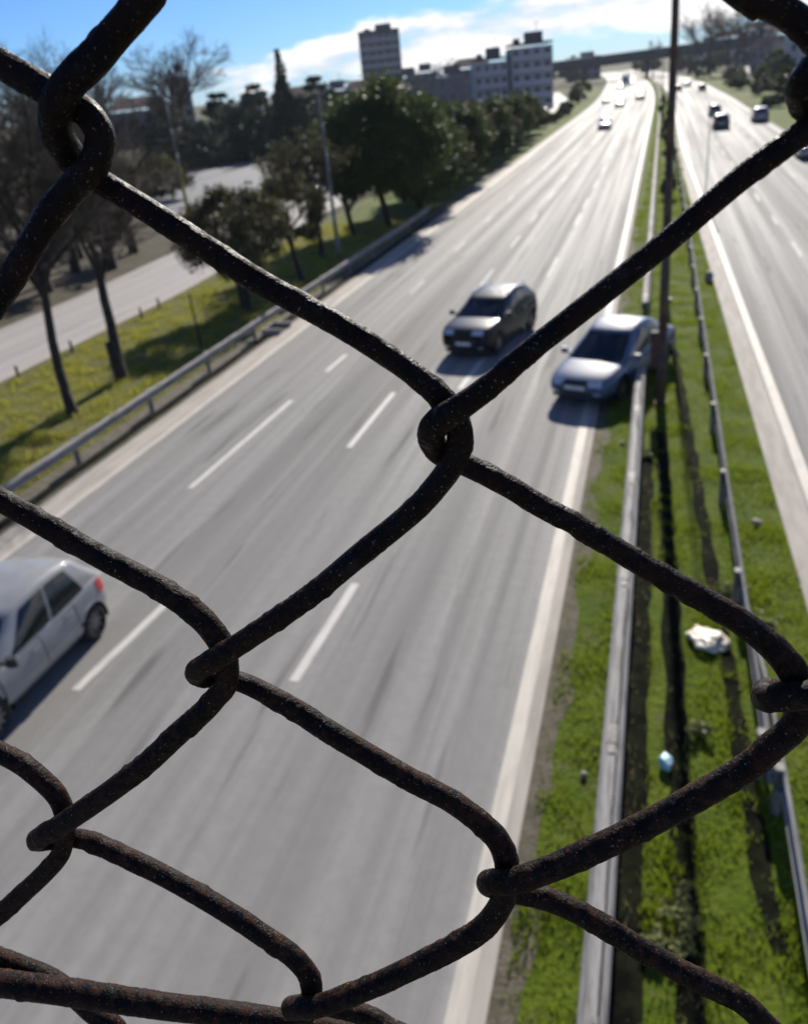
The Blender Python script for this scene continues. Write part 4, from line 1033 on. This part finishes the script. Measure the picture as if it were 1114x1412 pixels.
# ------------------------------------------------------------------ chain-link fence
HM = np.array([[0.40847123, -0.31983155, 0.05649993], [0.32101066, 0.30713719, -0.08620272], [0.06473067, 0.20708936, 1.0]])
FS = 0.1
def c2w(c): return c[0] * IMR - c[1] * IMU + c[2] * FWD
h1, h2, h3 = [c2w(HM[:, i]) * FS for i in range(3)]
FN = np.cross(h1, h2); FN /= np.linalg.norm(FN)
if FN @ FWD < 0: FN = -FN
FO = CAM + h3
def lat(a, b_, dep=0.0): return FO + a * h1 + b_ * h2 + FN * dep
def fpx(px, py, dep=0.0):
    d = un(px, py); t = ((FO + FN * dep - CAM) @ FN) / (d @ FN)
    return CAM + d * t, t
DW = .0031
WIRES = {   # x, y on the fence plane as traced, apparent width, depth in wire diameters
 'P': [(1010, -18, 40, .1), (1051, 2, 42, .05), (1082, 16, 43, 0), (1108, 36, 44, 0), (1138, 72, 44, 0), (1150, 115, 44, 0), (1138, 158, 42, -.1), (1114, 178, 38, -.2), (1035, 235, 36, -.35), (960, 298, 35, -.5), (905, 345, 35, -.65), (786, 440, 34, -.9), (730, 484, 34, -1), (676, 531, 36, -1.05), (638, 559, 38, -1.05), (612, 576, 40, -.95), (596, 592, 40, -.5), (596, 610, 38, .2), (612, 628, 36, .8), (651, 645, 33, .95), (701, 671, 33, .8), (751, 701, 33, .65), (792, 722, 33, .55), (871, 770, 34, .4), (951, 816, 36, .25), (1014, 853, 38, .1), (1060, 888, 40, 0), (1090, 922, 41, 0), (1105, 958, 41, 0), (1096, 1000, 41, 0), (1066, 1028, 40, -.05), (1016, 1067, 40, -.2), (886, 1140, 39, -.6), (774, 1192, 38, -.9), (718, 1212, 37, -1.05), (690, 1217, 36, -.95), (675, 1217, 35, -.4), (676, 1221, 34, .4), (700, 1228, 33, .9), (756, 1241, 33, .9), (811, 1266, 33, .8), (886, 1311, 33, .6), (960, 1351, 33, .45), (1016, 1378, 33, .3), (1052, 1410, 33, .2), (1075, 1440, 33, .1)],
 'R': [(222, -40, 46, -.5), (198, 0, 47, -.6), (160, 45, 47, -.75), (125, 86, 48, -.95), (96, 114, 48, -1.05), (79, 148, 48, -.9), (79, 180, 46, -.4), (95, 212, 44, .4), (121, 241, 38, .9), (150, 257, 36, .95), (228, 305, 36, .8), (290, 345, 36, .7), (355, 387, 36, .6), (413, 418, 35, .45), (480, 456, 34, .3), (550, 501, 34, .1), (588, 530, 36, 0), (616, 557, 38, 0), (633, 590, 38, 0), (631, 622, 38, 0), (617, 650, 37, -.05), (590, 684, 36, -.15), (563, 711, 35, -.25), (500, 762, 34, -.5), (427, 822, 33, -.75), (349, 876, 33, -1.05), (310, 901, 33, -1.08), (285, 916, 33, -.95), (271, 926, 32, -.4), (276, 932, 31, .3), (300, 935, 30, .9), (330, 940, 29, .95), (364, 955, 30, .85), (410, 981, 32, .7), (460, 1013, 33, .55), (560, 1072, 33, .3), (620, 1104, 33, .1), (665, 1137, 34, 0), (690, 1165, 35, 0), (699, 1200, 35, 0), (693, 1242, 35, 0), (667, 1279, 35, -.05), (627, 1306, 34, -.2), (560, 1339, 33, -.5), (503, 1365, 32, -.8), (442, 1387, 32, -1.05), (415, 1390, 31, -.95), (402, 1390, 30, -.3), (408, 1388, 29, .5), (440, 1385, 28, .9), (505, 1401, 28, .9), (540, 1420, 28, .8), (580, 1445, 28, .6)],
 'S': [(-45, 60, 42, .7), (0, 87, 42, .5), (43, 111, 42, .3), (85, 137, 42, .1), (115, 152, 42, 0), (134, 175, 42, 0), (138, 198, 43, -.05), (128, 228, 43, -.1), (97, 262, 42, -.15), (68, 298, 41, -.3), (45, 335, 38, -.45), (0, 408, 38, -.7), (-60, 480, 36, -1), (-110, 530, 36, -1.05), (-155, 565, 35, -.9), (-175, 585, 34, -.3), (-165, 602, 33, .5), (-120, 620, 33, .95), (-60, 655, 34, .85), (0, 689, 34, .75), (50, 717, 34, .65), (135, 766, 34, .45), (215, 808, 35, .25), (269, 845, 36, .1), (300, 880, 36, 0), (313, 912, 33, 0), (311, 945, 33, 0), (298, 962, 33, 0), (279, 983, 33, -.1), (247, 1011, 33, -.2), (200, 1055, 33, -.5), (139, 1101, 32, -.9), (79, 1141, 31, -1.08), (60, 1152, 30, -.9), (51, 1158, 29, -.3), (58, 1160, 28, .4), (85, 1156, 27, .95), (111, 1157, 27, .95), (139, 1167, 28, .85), (200, 1195, 29, .7), (250, 1221, 29, .55), (310, 1256, 30, .35), (362, 1290, 30, .2), (402, 1318, 30, .05), (425, 1346, 30, 0), (429, 1376, 30, 0), (418, 1405, 30, -.1), (390, 1440, 30, -.3)],
 'T': [(-60, 1010, 30, .6), (0, 1038, 30, .3), (30, 1054, 30, .2), (59, 1077, 30, .1), (80, 1100, 29, 0), (90, 1128, 28, 0), (88, 1160, 27, 0), (82, 1181, 27, -.1), (60, 1206, 28, -.2), (30, 1234, 28, -.4), (0, 1261, 28, -.6), (-40, 1290, 28, -1), (-75, 1300, 28, -.5), (-75, 1303, 27, .3), (-40, 1306, 27, .8), (0, 1322, 27, .8), (75, 1352, 27, .7), (126, 1396, 27, .6), (165, 1425, 27, .5)],
 'Q': [(1185, 62, 40, -.6), (1150, 78, 42, -.9), (1122, 95, 44, -1.05), (1106, 118, 44, -.6), (1109, 142, 42, .4), (1130, 165, 38, .9), (1200, 205, 36, .8)],
}
QJ5 = [(1260, 905, 40, -.7), (1180, 945, 40, -.9), (1130, 956, 41, -1.05), (1090, 961, 41, -1.05), (1066, 963, 40, -.95), (1055, 962, 38, -.3), (1058, 952, 36, .4), (1085, 955, 34, .95), (1130, 972, 34, .95), (1200, 1010, 34, .8)]
def cr(P, n):                                   # Catmull-Rom through P (k x 4), evenly resampled
    P = np.array(P, float); Q = np.vstack([2 * P[0] - P[1], P, 2 * P[-1] - P[-2]])
    out = []
    for i in range(1, len(Q) - 2):
        for t in np.linspace(0, 1, 14, endpoint=False):
            # centripetal-ish blend
            a, b_, c, d = Q[i - 1], Q[i], Q[i + 1], Q[i + 2]
            out.append(.5 * ((2 * b_) + (-a + c) * t + (2 * a - 5 * b_ + 4 * c - d) * t * t + (-a + 3 * b_ - 3 * c + d) * t ** 3))
    out.append(Q[-2]); out = np.array(out)
    L = np.concatenate([[0], np.cumsum(np.linalg.norm(np.diff(out[:, :3], axis=0), axis=1))])
    t = np.linspace(0, L[-1], n)
    return np.stack([np.interp(t, L, out[:, k]) for k in range(4)], 1), L[-1]
def sweep(name, pts, step, nsid, mat, parent, seed, amp):
    _, Ln = cr(pts, 10)
    n = max(8, int(Ln / step)); P, _ = cr(pts, n)
    C, rad = P[:, :3], P[:, 3]
    T = np.gradient(C, axis=0); T /= np.linalg.norm(T, axis=1, keepdims=True)
    A = np.zeros_like(C); a = np.cross(T[0], FN); a /= np.linalg.norm(a); A[0] = a
    for i in range(1, n):
        a = A[i - 1] - T[i] * (A[i - 1] @ T[i]); A[i] = a / np.linalg.norm(a)
    B = np.cross(T, A)
    th = np.arange(nsid) * 2 * math.pi / nsid
    D = A[:, None] * np.cos(th)[None, :, None] + B[:, None] * np.sin(th)[None, :, None]
    rr = np.repeat(rad[:, None], nsid, 1)
    if amp:
        base = (C[:, None] + D * rr[..., None]).reshape(-1, 3) * 1000.0
        nz_ = np.empty(len(base))
        sv = Vector((seed * 13.7, 0, 0))
        for i, q in enumerate(base):
            v = Vector(q)
            a1 = mnoise.noise(v * .16 + sv); a2 = mnoise.noise(v * .6 + sv); a3 = mnoise.noise(v * 2.2 + sv)
            fl = max(0.0, a1 * .5 + a2 * .9 - .25); patch = min(1.0, max(0.0, a1 * 2.2 + .35))
            nz_[i] = .028 * a1 + (.012 + .040 * patch) * a2 + (.008 + .045 * patch) * a3 + .09 * min(fl, .4)
        rr = rr * (1 + 1.25 * amp * nz_.reshape(n, nsid))
    V = (C[:, None] + D * rr[..., None]).reshape(-1, 3)
    V = V - FO
    i = np.arange(n - 1)[:, None] * nsid; j = np.arange(nsid)[None]
    F = np.stack([i + j, i + (j + 1) % nsid, i + nsid + (j + 1) % nsid, i + nsid + j], -1).reshape(-1, 4)
    return mk(name, V, F, mat, parent, True)

def wire_mat():
    mt, b = new_mat('rusty_wire')
    t = b.n('ShaderNodeTexCoord').outputs['Object']
    def noise(s_, det=5.0, rg=.62): return b.n('ShaderNodeTexNoise', ins={'Vector': t, 'Scale': s_, 'Detail': det, 'Roughness': rg}).outputs[0]
    sz_ = b.n('ShaderNodeSeparateXYZ', ins={0: t}).outputs[2]
    n1, n2, n3 = noise(130.0), noise(620.0), noise(2600.0, 3)
    c = b.mix(b.rng(n1, .42, .62), (.0045, .004, .0038), (.014, .007, .005))
    c = b.mix(b.math('MULTIPLY', b.rng(n2, .47, .62), b.rng(sz_, .02, -.055, .2, .75)), c, (.052, .022, .013))
    c = b.mix(b.math('MULTIPLY', b.rng(noise(300.0), .60, .68), .4), c, (.030, .032, .035))
    c = b.mix(b.math('MULTIPLY', b.rng(n3, .64, .72), .85), c, (.34, .23, .17))  # pale rust flakes, their colour raised to imitate rim highlights
    bs = b.n('ShaderNodeBsdfPrincipled', ins={'Base Color': c, 'Metallic': .0})
    bs.inputs['Specular IOR Level'].default_value = .10
    b.t.links.new(b.rng(n2, .35, .7, .38, .80), bs.inputs['Roughness'])
    h = b.math('MULTIPLY_ADD', n3, .5, n2)
    bp = b.n('ShaderNodeBump', ins={'Height': h, 'Strength': 1.0, 'Distance': .00035})
    b.t.links.new(bp.outputs[0], bs.inputs['Normal'])
    b.n('ShaderNodeOutputMaterial', ins={'Surface': bs.outputs[0]})
    return mt
M['wire'] = wire_mat()
fence = empty('chain_link_fence', tuple(FO), 0, 'rusty dark brown chain link mesh close in front of the whole view', 'fence')
def traced(L):
    out = []
    for x, y, wpx, dep in L:
        p, t = fpx(x, y, dep * DW)
        # t is the distance along the optical axis
        out.append(tuple(p) + (wpx / 2 / FPX * t * .97,))
    return out
RW_ = .00165
left_ = (h2 - h1) * .5
def vertex(a, b_, typ, prv, nxt):
    V = lat(a, b_); o = []
    l_ = left_ / np.linalg.norm(left_)
    if typ == '<':
        o.append(tuple(V + .13 * (prv - V) - FN * DW) + (RW_,)); o.append(tuple(V + l_ * .0030) + (RW_,)); o.append(tuple(V + .13 * (nxt - V) + FN * DW) + (RW_,))
    else:
        o.append(tuple(V + .13 * (prv - V)) + (RW_,)); o.append(tuple(V - l_ * .0022) + (RW_,)); o.append(tuple(V + .13 * (nxt - V)) + (RW_,))
    return o
def strand_path(mm, i0, i1):                     # '<' at (i-mm, i), '>' at (i-mm+1, i)
    vs_ = []
    for i in range(i0, i1 + 1): vs_ += [(i - mm, i, '<'), (i - mm + 1, i, '>')]
    return vs_
def gen(vs_):
    pos = [lat(a, b_) for a, b_, _ in vs_]; o = []
    for k, (a, b_, t) in enumerate(vs_):
        if 0 < k < len(vs_) - 1: o += vertex(a, b_, t, pos[k - 1], pos[k + 1])
    return o
for nm, mm, first, last in (('P', 0, (-1, -1, '<'), (2, 1, '>')), ('R', 1, (-1, -1, '>'), (2, 2, '>')), ('S', 2, (-2, 0, '<'), (1, 3, '<')), ('T', 3, (-1, 2, '<'), (1, 3, '>'))):
    tp_ = traced(WIRES[nm])
    allv = strand_path(mm, -6, 8)
    k0 = allv.index(first); k1 = allv.index(last) if last in allv else None
    pos = [lat(a, b_) for a, b_, _ in allv]
    pre = []
    for k in range(1, k0 + 1): pre += vertex(*allv[k], pos[k - 1], pos[k + 1])
    post = []
    if k1 is not None:
        for k in range(k1, len(allv) - 1): post += vertex(*allv[k], pos[k - 1], pos[k + 1])
    # high-detail traced stretch, plain continuation
    sweep('wire_strand', tp_, .00032, 34, M['wire'], fence, len(nm) + mm * 3, 1.0)
    if len(pre) > 2: sweep('wire_strand', pre + [tp_[0], tp_[1]], .0015, 10, M['wire'], fence, 1, 0)
    if len(post) > 2: sweep('wire_strand', [tp_[-2], tp_[-1]] + post, .0015, 10, M['wire'], fence, 1, 0)
q1, q2 = traced(WIRES['Q']), traced(QJ5)
sweep('wire_strand', q1, .0005, 24, M['wire'], fence, 31, 1.0)
sweep('wire_strand', q2, .0005, 24, M['wire'], fence, 37, 1.0)
for mm in list(range(-7, -1)) + list(range(4, 11)):
    sweep('wire_strand', gen(strand_path(mm, -6, 8)), .0015, 10, M['wire'], fence, 1, 0)
rod = [(-900, 1290, 36, -.55), (-300, 1331, 37, -.6), (-60, 1350, 37, -.7), (0, 1356, 37, -.7), (75, 1366, 37, -.68), (151, 1377, 36, -.6), (225, 1388, 36, -.45), (302, 1397, 35, -.2), (387, 1409, 34, .3), (470, 1423, 34, .8), (700, 1450, 34, 1.1), (1400, 1540, 34, 1.1)]
sweep('tension_rod', traced(rod), .0005, 26, M['wire'], fence, 51, 1.0)

# ------------------------------------------------------------------ air
hz_, b = new_mat('haze_air')
b.n('ShaderNodeOutputMaterial', ins={'Volume': b.n('ShaderNodeVolumePrincipled', ins={'Color': (.80, .87, 1.0, 1), 'Density': .00008, 'Anisotropy': .3}).outputs[0]})
tag(MB().box((-20, 280, 14), (560, 800, 30.2)).build('haze', hz_), kind='stuff')
